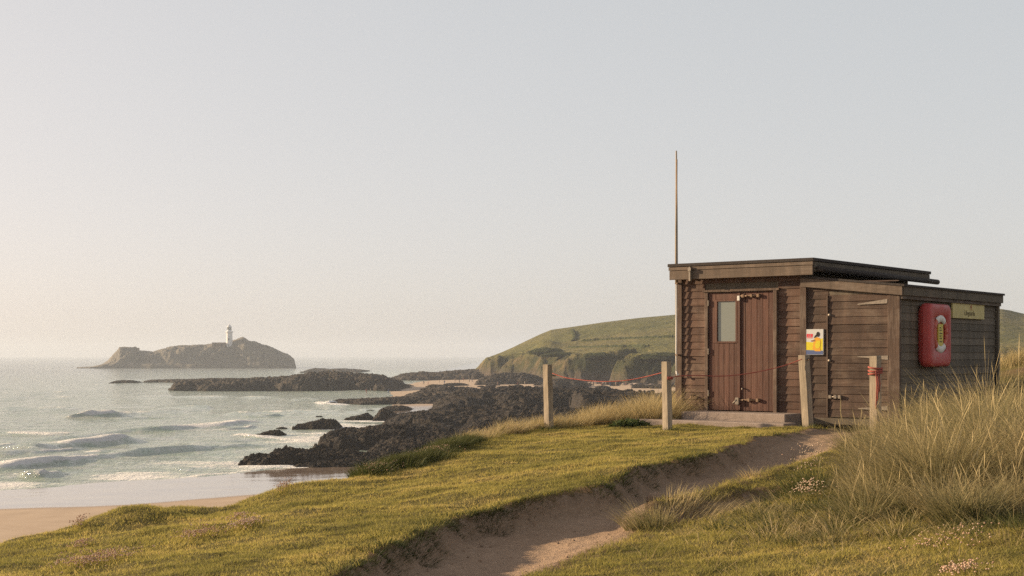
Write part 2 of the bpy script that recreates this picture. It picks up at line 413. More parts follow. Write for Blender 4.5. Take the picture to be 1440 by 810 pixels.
SHED_TH = R(38)
d0 = (math.cos(SHED_TH), -math.sin(SHED_TH)); d1 = (math.sin(SHED_TH), math.cos(SHED_TH))
DX, DY = X_at(1050, 23.5), 23.5
def wall_t(px, off=0.0, ox=DX, oy=DY):
    """distance along the front wall (from the door middle) where the ray of column px meets it; off = metres behind the wall plane"""
    m_ = (px - CX) / F; x0, y0 = ox + d1[0] * off, oy + d1[1] * off
    return (m_ * y0 - x0) / (d0[0] - m_ * d0[1])
T0 = wall_t(952)
OX, OY = DX + d0[0] * T0, DY + d0[1] * T0
def sx(px, off=0.0): return wall_t(px, off) - T0
def to_local(x, y): return ((x - OX) * d0[0] + (y - OY) * d0[1], (x - OX) * d1[0] + (y - OY) * d1[1])
def to_world(lx, ly): return (OX + d0[0] * lx + d1[0] * ly, OY + d0[1] * lx + d1[1] * ly)

# lawn blades over the part of the turf in view
def lawn():
    N = 1500000
    x = RS.uniform(-7.0, 8.5, N); y = 7.6 + 17.5 * RS.uniform(0, 1, N)**1.25
    m_ = x / y
    ok = (m_ > -.385) & (m_ < .385)
    x, y = x[ok], y[ok]
    z, ins, edge, e, sandy, cv = ground_h(x, y)
    lx, ly = to_local(x, y)
    hut = (lx > -.3) & (lx < 4.4) & (ly > -.75) & (ly < 4.4)
    bare = fbm(x * 1.1, y * 1.1, 4, 31)
    p = np.clip(1.0 - edge * .8, 0, 1) * np.where(e > .5, .25, 1) * np.clip(.85 - .9 * bare, .3, 1)
    ok = (ins < -.02) & ~hut & (RS.uniform(0, 1, len(x)) < p) & (e < 1.2)
    x, y, z, edge, e, bare = x[ok], y[ok], z[ok], edge[ok], e[ok], bare[ok]
    k = np.arange(len(x)); RS.shuffle(k); k = k[:520000]
    x, y, z, edge, bare = x[k], y[k], z[k], edge[k], bare[k]
    n = len(x)
    tall = np.clip(.5 + 1.0 * fbm(x * 2.2, y * 2.2, 3, 33), .25, 1.6)
    H = RS.uniform(.012, .038, n) * (.6 + tall) * (1 + 1.3 * edge)
    rnd = np.clip(.38 + .55 * fbm(x * .55, y * .8, 4, 35) + .35 * fbm(x * 2.2, y * 3.0, 3, 36) + .3 * bare + RS.normal(0, .15, n), 0, 1)
    me = blade_mesh('lawn_grass', np.stack([x, y, z - .004], -1), H, RS.uniform(.0035, .006, n), RS.uniform(0, 6.28, n), RS.uniform(.1, .8, n), RS.uniform(0, .6, n), 2, rnd)
    tag(link('lawn_grass', me, M['lawn_blade']), 'short olive turf grass covering the dune top and the lawn', 'grass', kind='stuff')
lawn()

def clumps(name, label, cents, material, rad, hgt, per, wid=.006, lean0=.1, windaz=0.0, wind=.15, rndc=.5, segs=4, kind='stuff', group=None, cat='grass', fan=.55, curl=(.1, .7), rvar=.1):
    """tussocks: blades fanning out from each centre"""
    B, H, AZ, LE, CU, RN, W = [], [], [], [], [], [], []
    for c in cents:
        cx, cy = c[0], c[1]; s = c[2] if len(c) > 2 else 1.0
        n = int(per * s)
        r = rad * s * np.sqrt(RS.uniform(0, 1, n)); a = RS.uniform(0, 6.283, n)
        x, y = cx + r * np.cos(a), cy + r * np.sin(a)
        rr = r / (rad * s)
        h = hgt * s * RS.uniform(.45, 1.1, n) * (1 - .25 * rr)
        ox, oy = np.cos(a) * rr * fan + math.cos(windaz) * wind + RS.normal(0, .13, n), np.sin(a) * rr * fan + math.sin(windaz) * wind + RS.normal(0, .13, n)
        B.append(np.stack([x, y], -1)); H.append(h); AZ.append(np.arctan2(oy, ox)); LE.append(np.clip(np.hypot(ox, oy), 0, 1.1) * .8)
        CU.append(RS.uniform(curl[0], curl[1], n)); RN.append(np.clip(RS.normal(rndc + RS.normal(0, rvar), .2, n), 0, 1)); W.append(np.full(n, wid) * RS.uniform(.6, 1.3, n))
    B = np.concatenate(B); cat_ = lambda q: np.concatenate(q)
    z = ground_h(B[:, 0], B[:, 1], False)[0] - .02
    me = blade_mesh(name, np.column_stack([B, z]), cat_(H), cat_(W), cat_(AZ), cat_(LE), cat_(CU), segs, cat_(RN))
    o = link(name, me, material)
    return tag(o, label, cat, group, kind if kind != 'thing' else None)

# tall marram over the right-hand dune
def scatter(n, x0, x1, y0, y1, ok, smin=.6, smax=1.2):
    out = []
    while len(out) < n:
        x, y = RS.uniform(x0, x1), RS.uniform(y0, y1)
        if ok(x, y): out.append((x, y, RS.uniform(smin, smax)))
    return out
def px_of(x, y): return CX + F * x / y
def rowok(lo):
    """in front of the camera to the right of a slanted foot line, clear of path and hut"""
    def f(x, y):
        p = px_of(x, y)
        z, ins, edge, e, s_, cv = ground_h(np.array([x]), np.array([y]))
        row = HOR + F * (EYE - z[0]) / y
        lx, ly = to_local(x, y)
        if -.5 < lx < 4.6 and -.9 < ly < 4.6: return False
        return lo(p, row) and ins[0] < -.12
    return f
big = scatter(125, 3.0, 8.2, 10.5, 20.5, rowok(lambda p, r: p > 1206 + max(0, (r - 650)) * .6 and r < 712 and p < 1490), .42, 1.08)
def msize(x, y, s):
    s = s * (.72 + .55 * float(RS.uniform()))
    p = px_of(x, y); return (x, y, s * float(np.interp(p, [1200, 1260, 1330, 1385, 1420, 1480], [.75, .92, 1.0, 1.28, .92, 1.1])) * float(np.interp(y, [11, 14, 19], [1.05, 1.0, .72])))
big = [msize(*c) for c in big]
big += [(x, y, s_ * .62) for x, y, s_ in scatter(70, 2.6, 7.0, 9.0, 17.5, rowok(lambda p, r: 1192 < p < 1470 and 600 < r < 738 and r > 735 - .12 * (p - 1150) - 60), .6, 1.0)]
clumps('marram_grass', 'tall straw and green marram grass covering the dune right of the hut', big, M['marram_blade'], .25, .90, 330, .0072, windaz=2.6, wind=.05, rndc=.40, rvar=.26, fan=.66, curl=(.05, 1.1), segs=5)
back = scatter(60, 8.5, 16, 22, 31, lambda x, y: px_of(x, y) > 1405 and px_of(x, y) < 1500 and not (abs(x - 10.0) < 1.0 and abs(y - 27) < 1.0), .5, .9)
clumps('dune_grass', 'pale marram grass on the sandy bank behind the hut', back, M['marram_blade'], .4, .6, 150, .008, windaz=0.3, wind=.2, rndc=.7)
# marram and rough grass along the seaward crest
crest_pts = []
for (x, y) in [flatpt(*p) for p in [(655, 622), (672, 619), (690, 615), (705, 612), (722, 610), (738, 607), (752, 604), (792, 602), (806, 601), (822, 600), (838, 599)]]:
    for k in range(5): crest_pts.append((x + RS.normal(0, .18), y + RS.normal(.25, .25), RS.uniform(.45, .75)))
for k in range(44):
    px = RS.uniform(822, 948); Y = RS.uniform(23.7, 25.6)
    crest_pts.append((X_at(px, Y), Y, RS.uniform(.75, 1.25) * (.72 + .62 * (px - 822) / 120)))
clumps('crest_grass', 'straw coloured marram fringe along the top of the seaward slope', crest_pts, M['marram_blade'], .24, .56, 210, .0065, windaz=0.4, wind=.28, rndc=.76)
gp = []
for i in range(90):
    q = RS.uniform(0, 1); px = 512 + q * 150; py = 668 - q * 44 - 4 * math.sin(q * 9)
    x, y = flatpt(px, py); gp.append((x + RS.normal(-.05, .12), y + RS.normal(.12, .16), RS.uniform(.6, 1.1)))
clumps('verge_grass', 'lush dark green rough grass fringing the crest of the lawn', gp, M['green_blade'], .2, .26, 220, .007, windaz=.3, wind=.2, rndc=.45)
# rough grass on the ridge beside the path and at the marram's foot
rg = []
for (px, py) in [(950, 718), (985, 708), (1020, 698), (1054, 688), (1090, 677), (1120, 668), (1150, 658)]:
    x, y = flatpt(px, py); rg.append((x, y, RS.uniform(.35, .6)))
clumps('ridge_grass', 'thin straw grass along the ridge beside the sandy path', rg, M['marram_blade'], .16, .16, 60, .005, windaz=0.2, wind=.2, rndc=.6)
ft = scatter(130, 1.6, 6.0, 8.6, 14.5, rowok(lambda p, r: 1000 < p < 1460 and r > 690 - max(0, p - 1180) * .05 and r < 735 + .02 * p + RS.uniform(-30, 10) and r > 1010 - .28 * p), .4, .9)
clumps('foot_grass', 'loose green and straw grass at the foot of the marram', ft, M['green_blade'], .22, .22, 120, .006, windaz=2.9, wind=.1, rndc=.6, rvar=.3, fan=.8)
ft2 = scatter(60, 1.6, 6.0, 8.6, 14.5, rowok(lambda p, r: 1050 < p < 1460 and 670 < r < 770 and r > 1010 - .29 * p), .4, 1.0)
clumps('foot_grass', 'bent straw coloured grass scattered along the foot of the marram', ft2, M['marram_blade'], .22, .34, 60, .0065, windaz=2.6, wind=.1, rndc=.62, rvar=.25, fan=.9, curl=(.2, 1.1))
lip = []
for (a, b) in zip(PL[1:-2], PL[2:-1]):
    for k in range(9):
        q = (k + RS.uniform(0, 1)) / 9; lip.append((a[0] + (b[0] - a[0]) * q + RS.normal(.0, .07), a[1] + (b[1] - a[1]) * q + RS.normal(0, .07), RS.uniform(.5, 1.2)))
lip = [c for c in lip if -.30 < float(path_d(np.array([c[0]]), np.array([c[1]]))[0][0]) < .04 + .10 * (noise(np.array([c[1] * 1.3]), np.array([c[0]]), 77)[0] > .1)]
clumps('lip_grass', 'dark rough grass hanging over the worn left lip of the path', lip, M['green_blade'], .15, .10, 170, .006, windaz=-.6, wind=.3, rndc=.35, rvar=.2, fan=.9, curl=(.2, 1.2))
strays = scatter(260, .6, 5.5, 8.0, 13.5, rowok(lambda p, r: 900 < p < 1460 and r > 700), .4, 1.0)
clumps('stray_grass', 'fallen straw stalks lying over the turf in the near right', strays, M['marram_blade'], .12, .24, 7, .005, windaz=0, wind=.0, rndc=.85, fan=1.2, curl=(.2, .6))

def plumes(name, label, cents, n, rad, h):
    B = np.array([(c[0] + RS.normal(0, rad), c[1] + RS.normal(0, rad), c[2]) for c in cents for _ in range(n)])
    N = len(B); z = ground_h(B[:, 0], B[:, 1], False)[0] - .02; H = h * B[:, 2] * RS.uniform(.8, 1.15, N)
    az = RS.uniform(0, 6.283, N); lean = RS.uniform(.05, .45, N); dx, dy = np.cos(az), np.sin(az); fa = RS.uniform(0, 6.283, N); sx_, sy_ = np.cos(fa), np.sin(fa)
    ts = [0, .4, .72, .80, .90, 1.0]; ws = [.003, .0028, .0022, .0065, .0055, .0]
    V = []; T = []
    for t_, w_ in zip(ts, ws):
        P = np.stack([B[:, 0] + dx * H * lean * (.4 * t_ + .6 * t_**2.2), B[:, 1] + dy * H * lean * (.4 * t_ + .6 * t_**2.2), z + H * t_ * (1 - .12 * lean * t_)], -1); o_ = np.stack([sx_, sy_, 0 * sx_], -1) * w_ / 2 * 1.3
        V += [P - o_, P + o_]; T += [np.full(N, t_)] * 2
    V = np.stack(V, 1); T = np.stack(T, 1)
    q = [(2 * k, 2 * k + 1, 2 * k + 3, 2 * k + 2) for k in range(5)]
    Fc = (np.array(q)[None] + (np.arange(N) * 12)[:, None, None]).reshape(-1, 4)
    me = np_mesh(name, V.reshape(-1, 3), Fc, 4, {'rnd': np.repeat(np.clip(RS.normal(.85, .12, N), 0, 1), 12), 'tt': T.ravel()})
    tag(link(name, me, M['marram_blade']), label, 'grass', kind='stuff')
plumes('seed_stalks', 'pale seed heads standing above the tall marram', big, 3, .2, .86)
rough = []
for k in range(150):
    q = RS.uniform(0, 1)**.8; i_ = min(int(q * 3), 2); f_ = q * 3 - i_; a, b = PL[1 + i_], PL[2 + i_]
    x, y = a[0] + (b[0] - a[0]) * f_ - abs(RS.normal(0, .28)) - .04, a[1] + (b[1] - a[1]) * f_ + RS.normal(0, .1)
    rough.append((x, y, RS.uniform(.5, 1.1)))
clumps('rough_grass', 'coarse dark tussocky turf beside the near left bank of the path', rough, M['green_blade'], .16, .07, 150, .006, windaz=0, wind=.1, rndc=.42, rvar=.22, fan=1.0, curl=(.3, 1.2))
# loose pebbles and crumbs of turf on the path
def pebbles():
    b = bmesh.new(); bmesh.ops.create_icosphere(b, subdivisions=1, radius=1); P0 = np.array([v.co[:] for v in b.verts]); F0 = np.array([[v.index for v in f.verts] for f in b.faces]); b.free()
    x = RS.uniform(-1.5, 5.0, 9000); y = RS.uniform(8, 19, 9000); z, ins, *_ = ground_h(x, y)
    ok = (ins > .02) & (RS.uniform(0, 1, 9000) < .25 + .6 * (ins < .25)); x, y, z = x[ok], y[ok], z[ok]; N = len(x)
    sc_ = .004 + .012 * RS.uniform(0, 1, N)**5
    V = P0[None] * sc_[:, None, None] * RS.uniform(.7, 1.3, (N, 1, 3)) * RS.uniform(.85, 1.15, (N, len(P0), 1)) + np.stack([x, y, z], -1)[:, None]
    Fc = (F0[None] + (np.arange(N) * len(P0))[:, None, None]).reshape(-1, 3)
    tag(link('gravel', np_mesh('gravel', V.reshape(-1, 3), Fc, 3, {'soil': np.repeat(RS.uniform(0, 1, N), len(P0))}), M['path']), 'small loose pebbles and clods strewn on the sandy path', 'gravel', kind='stuff')
pebbles()
def tuft_thing(name, label, px, py, s, h, n, material, rad=.25, rndc=.6, cat='grass tuft', windaz=2.8, wind=.25, dy=0.0):
    x, y = flatpt(px, py); y += dy
    return clumps(name, label, [(x, y, s)], material, rad, h, n, .006, windaz=windaz, wind=wind, rndc=rndc, kind='thing', cat=cat)
tuft_thing('grass_tuft', 'spiky grass tuft on the clay lip where the path forks', 912, 738, 1.0, .34, 420, M['marram_blade'], .20, .5)
tuft_thing('grass_tuft', 'pale bleached grass tuft lying over the path ridge beside the spiky one', 985, 716, 1.0, .34, 520, M['marram_blade'], .34, .85, windaz=.4, wind=.6)
tuft_thing('grass_tuft', 'rounded green tussock dotted with flowers just left of the tall marram', 1130, 690, 1.0, .34, 900, M['green_blade'], .36, .6)
tuft_thing('grass_tuft', 'small dry tuft on the crest of the path ridge', 1052, 672, 1.0, .2, 140, M['marram_blade'], .12, .8)

# ------------------------------------------------------------------ box / tube helpers for built objects
class MB:
    def __init__(s): s.bm = bmesh.new(); s.r = s.bm.verts.layers.float.new('rnd')
    def box(s, lo, hi, rnd=None, bevel=0.0, mi=0):
        rnd = random.random() if rnd is None else rnd
        b = bmesh.new(); bmesh.ops.create_cube(b, size=1.0)
        for v in b.verts: v.co = Vector([(lo[i] + hi[i]) / 2 + v.co[i] * (hi[i] - lo[i]) for i in range(3)])
        if bevel: bmesh.ops.bevel(b, geom=list(b.edges), offset=bevel, segments=1, affect='EDGES')
        return s._merge(b, rnd, mi)
    def poly_prism(s, pts, axis_vec, rnd=None, mi=0):
        """pts: list of 3D points (planar), extruded by axis_vec"""
        rnd = random.random() if rnd is None else rnd
        b = bmesh.new(); A = [b.verts.new(p) for p in pts]; ax = Vector(axis_vec); B = [b.verts.new(Vector(p) + ax) for p in pts]
        n = len(A); b.faces.new(A); b.faces.new(B[::-1])
        for i in range(n): b.faces.new((A[i], B[i], B[(i + 1) % n], A[(i + 1) % n]))
        bmesh.ops.recalc_face_normals(b, faces=b.faces)
        return s._merge(b, rnd, mi)
    def tube(s, pts, rad, seg=8, rnd=.5, mi=0, cap=True):
        b = bmesh.new(); rings = []; pts = [Vector(p) for p in pts]; n = len(pts)
        rads = rad if isinstance(rad, (list, tuple)) else [rad] * n
        for i, p in enumerate(pts):
            tg = (pts[min(i + 1, n - 1)] - pts[max(i - 1, 0)]).normalized()
            a = tg.cross(Vector((0, 0, 1))) if abs(tg.z) < .95 else tg.cross(Vector((1, 0, 0)))
            a.normalize(); c = tg.cross(a)
            rings.append([b.verts.new(p + (a * math.cos(6.2832 * k / seg) + c * math.sin(6.2832 * k / seg)) * rads[i]) for k in range(seg)])
        for q, w in zip(rings[:-1], rings[1:]):
            for k in range(seg): b.faces.new((q[k], q[(k + 1) % seg], w[(k + 1) % seg], w[k]))
        if cap: b.faces.new(rings[0][::-1]); b.faces.new(rings[-1])
        bmesh.ops.recalc_face_normals(b, faces=b.faces)
        for f in b.faces: f.smooth = True
        return s._merge(b, rnd, mi)
    def _merge(s, b, rnd, mi):
        mp = {}
        for v in b.verts:
            q = s.bm.verts.new(v.co); q[s.r] = rnd; mp[v] = q
        for f in b.faces:
            g = s.bm.faces.new([mp[v] for v in f.verts]); g.material_index = mi; g.smooth = f.smooth
        b.free(); return s
    def build(s, name, m, parent=None):
        me = bpy.data.meshes.new(name); s.bm.to_mesh(me); s.bm.free()
        return link(name, me, m, parent)

def zl(py, Y): return Z_at(py, Y)
FZ = EYE - .99                                      # floor datum of the hut
hut = empty('beach_hut', (OX, OY, FZ), -SHED_TH, 'low flat roofed brown weatherboard hut on the grassy dune top', 'hut')
XW = sx(1127)                                       # end of the main front wall
XL = sx(1265)                                       # end of the lean-to front
DEP = 4.35
def hz(px, py, off=0.0):
    """local height of photo pixel on the front wall plane"""
    t_ = sx(px, off); wx, wy = to_world(t_, off); return Z_at(py, wy) - FZ
MAIN_TOP = hz(1030, 369.5); FAS_B = hz(1030, 390)
BOARD = .122
def lap_wall(x0, x1, z0, z1, yface, tilt=.018, holes=(), jitter=.0025):
    """horizontal lapped boards on the plane y=yface facing -y; holes (xa,xb,za,zb) left out; z1 may be a function of x"""
    mb = MB(); z = z0
    top = z1 if callable(z1) else (lambda x: z1)
    ztop = max(top(x0), top(x1))
    while z < ztop - .01:
        za, zb = z, z + BOARD
        segs = [(x0, x1)]
        for (a, b, c, d) in holes:
            if zb > c + .01 and za < d - .01:
                segs = [q for (p, r) in segs for q in ((p, min(r, a)), (max(p, b), r)) if q[1] - q[0] > .01]
        for (p, r) in segs:
            rn = random.random(); j = random.uniform(-jitter, jitter)
            zp, zr = min(zb, top(p)), min(zb, top(r))
            if zp - za < .01 and zr - za < .01: continue
            zp, zr = max(zp, za + .005), max(zr, za + .005)
            A = [(p, yface - tilt + j, za), (p, yface + .01, za), (p, yface + .01, zp + .01), (p, yface - .004 + j, zp)]
            Bq = [(r, yface - tilt + j, za), (r, yface + .01, za), (r, yface + .01, zr + .01), (r, yface - .004 + j, zr)]
            b = bmesh.new(); va = [b.verts.new(q) for q in A]; vb = [b.verts.new(q) for q in Bq]
            b.faces.new(va); b.faces.new(vb[::-1])
            for i in range(4): b.faces.new((va[i], vb[i], vb[(i + 1) % 4], va[(i + 1) % 4]))
            bmesh.ops.recalc_face_normals(b, faces=b.faces)
            mb._merge(b, rn, 0)
        z = zb
    return mb
DL, DM, DR = sx(997), sx(1040), sx(1089.5)          # door leaves
DB, DT = hz(1040, 577.5), hz(1040, 411)
WB = -.02                                           # bottom of the boards
front = lap_wall(0.03, XW, WB, FAS_B + .06, 0, holes=[(DL - .07, DR + .07, WB - .5, DT + .06)])
front.build('wall', M['board'], hut)
# core walls close the box behind the boards
core = MB()
core.box((.04, .012, -.15), (DL - .02, .10, MAIN_TOP - .1)); core.box((DR + .02, .012, -.15), (XL - .04, .10, 2.0))
core.box((DL - .02, .012, DT), (DR + .02, .10, MAIN_TOP - .1)); core.box((DR + .02, .013, 2.0), (XW, .11, MAIN_TOP - .1)); core.box((DL - .02, .06, -.15), (DR + .02, .10, DT))
core.box((.04, .1, -.15), (.1, DEP, MAIN_TOP - .1)); core.box((.04, DEP - .08, -.15), (XL - .04, DEP, 1.9)); core.box((XL - .1, .1, -.15), (XL - .04, DEP, 1.98))
core.box((XW - .06, .1, 1.9), (XW - .01, DEP, MAIN_TOP - .1)); core.box((.05, DEP - .09, 1.9), (XW - .02, DEP - .01, MAIN_TOP - .1))
core.build('frame', M['board_dark'], hut)
# left side boards (edge on) and rear
def lap_side(x, y0, y1, z0, z1, sign, name, mt):
    mb = lap_wall(y0, y1, z0, z1, 0)
    for v in mb.bm.verts:
        a, b, c = v.co
        v.co = (x - sign * b, a, c)
    bmesh.ops.recalc_face_normals(mb.bm, faces=mb.bm.faces)
    return mb.build(name, mt, hut)
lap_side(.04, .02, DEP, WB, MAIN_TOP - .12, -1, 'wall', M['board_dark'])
LTS0 = hz(1127, 391); LTS1 = hz(1265, 402)           # lean-to beam top at its two ends
lean_top = lambda x: LTS0 + (LTS1 - LTS0) * (x - XW) / (XL - XW)
SD_L, SD_R = sx(1166), sx(1249)                      # side door
SD_B, SD_T = hz(1200, 587), hz(1200, 415)
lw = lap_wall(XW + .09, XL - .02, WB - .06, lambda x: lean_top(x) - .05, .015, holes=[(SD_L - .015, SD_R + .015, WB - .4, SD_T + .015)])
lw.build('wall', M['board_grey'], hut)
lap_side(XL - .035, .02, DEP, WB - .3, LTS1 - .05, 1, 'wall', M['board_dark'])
# corner posts
for (a, b, z0, z1, y) in [(-.015, .115, -.03, FAS_B + .03, -.035), (XW - .01, XW + .10, -.05, LTS0 - .05, -.04), (XL - .17, XL + .015, -.10, LTS1 - .05, -.03)]:
    MB().box((a, y, z0), (b, y + .06, z1), bevel=.004).build('corner_post', M['post_trim'], hut)
MB().box((XL - .01, DEP - .06, -.3), (XL + .03, DEP + .03, LTS1 + .02), bevel=.004).build('corner_post', M['board_dark'], hut)
MB().box((-.01, -.03, -.12), (XL + .01, .015, WB - .005), .3).build('plinth', M['board_dark'], hut)
# main roof
RX0, RX1, RY0, RY1 = sx(940, -.24), sx(1143, -.24), -.24, DEP + .25
roof = MB()
roof.box((RX0 - .012, RY0 - .015, MAIN_TOP - .045), (RX1 + .02, RY1, MAIN_TOP + .008), .4, .006)
roof_o = roof.build('roof', M['felt'], hut)
ft_ = MAIN_TOP - .05; fm_ = MAIN_TOP - .105; fb_ = FAS_B - .02
MB().box((RX0, RY0, fm_), (RX1, RY0 + .03, ft_), .6, .003).build('fascia', M['trim'], roof_o)
MB().box((RX0 + .01, RY0 + .012, fb_), (RX1 - .01, RY0 + .04, fm_ - .003), .35, .004).build('fascia', M['trim'], roof_o)
MB().box((RX1 - .03, RY0 + .06, fm_ - .10), (RX1 - .002, RY1 - .02, ft_), .2).build('fascia', M['board_dark'], roof_o)
MB().box((RX0 + .003, RY0 + .06, fm_ - .06), (RX0 + .03, RY1 - .02, ft_), .2).build('fascia', M['board_dark'], roof_o)
MB().box((RX0 + .03, RY0 + .05, fm_ - .03), (RX1 - .03, RY1 - .03, fm_ - .005), .1).build('soffit', M['board_dark'], roof_o)
MB().tube([(RX1 + .045, RY0 + .10, fm_ - .055), (RX1 + .045, RY1 + .24, fm_ - .075)], .048, 10).build('gutter', M['felt'], roof_o)
MB().box((RX0 + .42, RY0 - .04, fb_ - .03), (RX0 + .45, RY0 + .01, fm_ + .05), .5).box((RX0 + .415, RY0 - .06, fm_ - .02), (RX0 + .47, RY0 - .03, fm_ + .03), .5).build('bracket', M['steel'], roof_o)
# lean-to roof
lr = MB()
for (ya, yb, za, zb, ex0, ex1) in [(-.09, DEP + .06, .0, .035, .10, .11)]:
    P = [(XW + .02, ya, lean_top(XW) + za), (XL + ex1, ya, lean_top(XL + ex1) + za), (XL + ex1, ya, lean_top(XL + ex1) + zb), (XW + .02, ya, lean_top(XW) + zb)]
    lr.poly_prism(P, (0, yb - ya, 0), .4)
lro = lr.build('lean_to_roof', M['felt'], hut)
P = [(XW + .02, -.075, lean_top(XW) - .14), (XL + .07, -.075, lean_top(XL) - .145), (XL + .07, -.075, lean_top(XL + .07) - .003), (XW + .02, -.075, lean_top(XW) - .003)]
MB().poly_prism(P, (0, .045, 0), .55).build('fascia', M['trim'], lro)
ez = lean_top(XL + .09)
MB().box((XL + .055, -.028, ez - .135), (XL + .085, DEP + .05, ez + .022), .3, .003).build('fascia', M['board_dark'], lro)
MB().box((XL + .0, -.02, ez - .19), (XL + .053, DEP + .03, ez - .12), .8).build('bargeboard', M['trim_y'], lro)
# door frame
MB().box((DL - .07, -.03, DB - .03), (DL - .006, .055, DT + .01), bevel=.004).build('door_frame', M['post_trim'], hut)
MB().box((DR + .006, -.07, DB - .03), (DR + .07, .055, DT + .01), bevel=.004).build('door_frame', M['post_trim'], hut)
MB().box((DL - .10, -.05, DT + .012), (DR + .10, .055, DT + .052), .5, .004).build('door_frame', M['post_trim'], hut)
# double door
WX0, WX1, WZ0, WZ1 = sx(1009), sx(1034.5), hz(1020, 480), hz(1020, 424)
def leaf_boards(x0, x1, z0, z1, nb, hole=None, y=.0):
    mb = MB(); w = (x1 - x0) / nb
    for i in range(nb):
        a, b = x0 + i * w + .0025, x0 + (i + 1) * w - .0025
        zt = z1 if hole is None else hole
        mb.box((a, y + random.uniform(-.001, .001), z0), (b, y + .03, zt), bevel=.003)
    mb.box((x0, y + .02, z0 + .002), (x1, y + .035, (z1 if hole is None else hole) - .002), .1)
    return mb
mb = leaf_boards(DL, DM - .004, DB, DT, 6, WZ0 - .03)
hw = .035
mb.box((DL, -.001, WZ0 - .028), (WX0 - hw, .03, DT), .4, .003); mb.box((WX1 + hw, -.001, WZ0 - .028), (DM - .004, .03, DT), .3, .003)
mb.box((WX0 - hw + .002, .0005, WZ1 + hw), (WX1 + hw - .002, .03, DT), .5, .003)
door_l = mb.build('door', M['door'], hut); door_l['label'] = 'left door leaf with a small window'
fr = MB()
fr.box((WX0 - hw, -.012, WZ0 - .028), (WX0, .028, WZ1 + hw), .8, .004); fr.box((WX1, -.012, WZ0 - .028), (WX1 + hw, .028, WZ1 + hw), .8, .004)
fr.box((WX0, -.0125, WZ0 - .03), (WX1, .028, WZ0), .9, .004); fr.box((WX0, -.0125, WZ1), (WX1, .028, WZ1 + hw + .001), .8, .004)
fr.build('window_frame', M['door'], door_l)
MB().box((WX0 - .003, .012, WZ0 - .003), (WX1 + .003, .018, WZ1 + .003)).build('window_pane', M['glass'], door_l)
door_r = leaf_boards(DM + .002, DR, DB, DT, 6).build('door', M['door'], hut); door_r['label'] = 'plain right door leaf with bolts'
MB().box((DM - .028, -.022, DB + .01), (DM + .022, -.004, DT - .01), .6, .004).build('cover_strip', M['door'], door_l)
for z in (DT - .17, (DB + DT) / 2, DB + .28):
    MB().box((DL - .008, -.034, z - .05), (DL + .010, -.003, z + .05), bevel=.003).build('hinge', M['steel'], door_l)
    MB().box((DR - .010, -.034, z - .05), (DR + .008, -.003, z + .05), bevel=.003).build('hinge', M['steel'], door_r)
def bolt(parent, x0, x1, z, knob=True, m='rusty', y=0.0):
    b = MB(); b.tube([(x0, y - .03, z), (x1, y - .03, z)], .013, 8)
    L = x1 - x0
    for q in (.12, .55, .9): b.box((x0 + q * L - .022, y - .048, z - .028), (x0 + q * L + .022, y - .002, z + .028), bevel=.003)
    if knob: b.tube([(x0 + .35 * L, y - .03, z), (x0 + .35 * L, y - .075, z - .01)], .011, 6)
    return b.build('bolt', M[m], parent)
bolt(door_r, sx(1043), sx(1070), hz(1056, 416)); bolt(door_r, sx(1035), sx(1070), hz(1052, 562.5), m='rusty')
MB().box((sx(1036), -.06, hz(1040, 569)), (sx(1041), -.03, hz(1040, 559)), bevel=.004).tube([(sx(1033), -.05, hz(1036, 567)), (sx(1038), -.055, hz(1036, 562))], .014, 6).build('padlock', M['steel'], door_r)
MB().box((sx(1038.5), -.05, hz(1040, 423)), (sx(1042), -.024, hz(1040, 416)), bevel=.004).build('catch', M['paint_white'], door_r)
MB().tube([(sx(1045), -.0, hz(1045, 546)), (sx(1045), -.035, hz(1045, 546)), (sx(1045), -.04, hz(1045, 548))], .012, 8).build('handle', M['steel'], door_r)
# side door of boards
sd = lap_wall(SD_L, SD_R, SD_B, SD_T, -.004, tilt=.016)
sdo = sd.build('side_door', M['board_grey'], hut); sdo['label'] = 'weatherboarded side door with long strap hinges'
MB().box((SD_L - .03, -.036, SD_B), (SD_L - .004, .0, SD_T), bevel=.003).build('door_stop', M['post_trim'], sdo)
MB().box((SD_R + .002, -.03, SD_B), (SD_R + .022, .0, SD_T), bevel=.003).build('door_stop', M['post_trim'], sdo)
for (pa, ya, pb, yb) in [(1207, 428, 1249, 423.5), (1207, 501.5, 1250, 503), (1208, 574.5, 1249, 574)]:
    xa, xb = sx(pa), sx(pb); za, zb = hz(pa, ya), hz(pb, yb)
    P = [(xa, -.034, za - .008), (xb, -.034, zb - .034), (xb, -.034, zb + .034), (xa, -.034, za + .008)]
    MB().poly_prism(P, (0, .008, 0), .5).build('strap_hinge', M['steel'], sdo)
bolt(sdo, sx(1167), sx(1184), hz(1175, 558), False, 'steel', -.01)
for q in (443, 507): MB().tube([(SD_L + .02, -.01, hz(1167, q)), (SD_L + .02, -.045, hz(1167, q))], .022, 8).build('knob', M['steel'], sdo)
# small outside tap on the left of the front wall
MB().tube([(sx(975), .0, hz(975, 556)), (sx(975), -.08, hz(975, 556)), (sx(975), -.09, hz(975, 561))], .013, 8).tube([(sx(975), -.05, hz(975, 556)), (sx(981), -.06, hz(975, 558)), (sx(986), -.06, hz(975, 560))], .009, 6).build('tap', M['rusty'], hut)

def hw_(lx, ly, lz): x, y = to_world(lx, ly); return (x, y, FZ + lz)
def hut_local_thing(name, lx, ly, lz, label, cat, group=None):
    return empty(name, hw_(lx, ly, lz), -SHED_TH, label, cat, group)
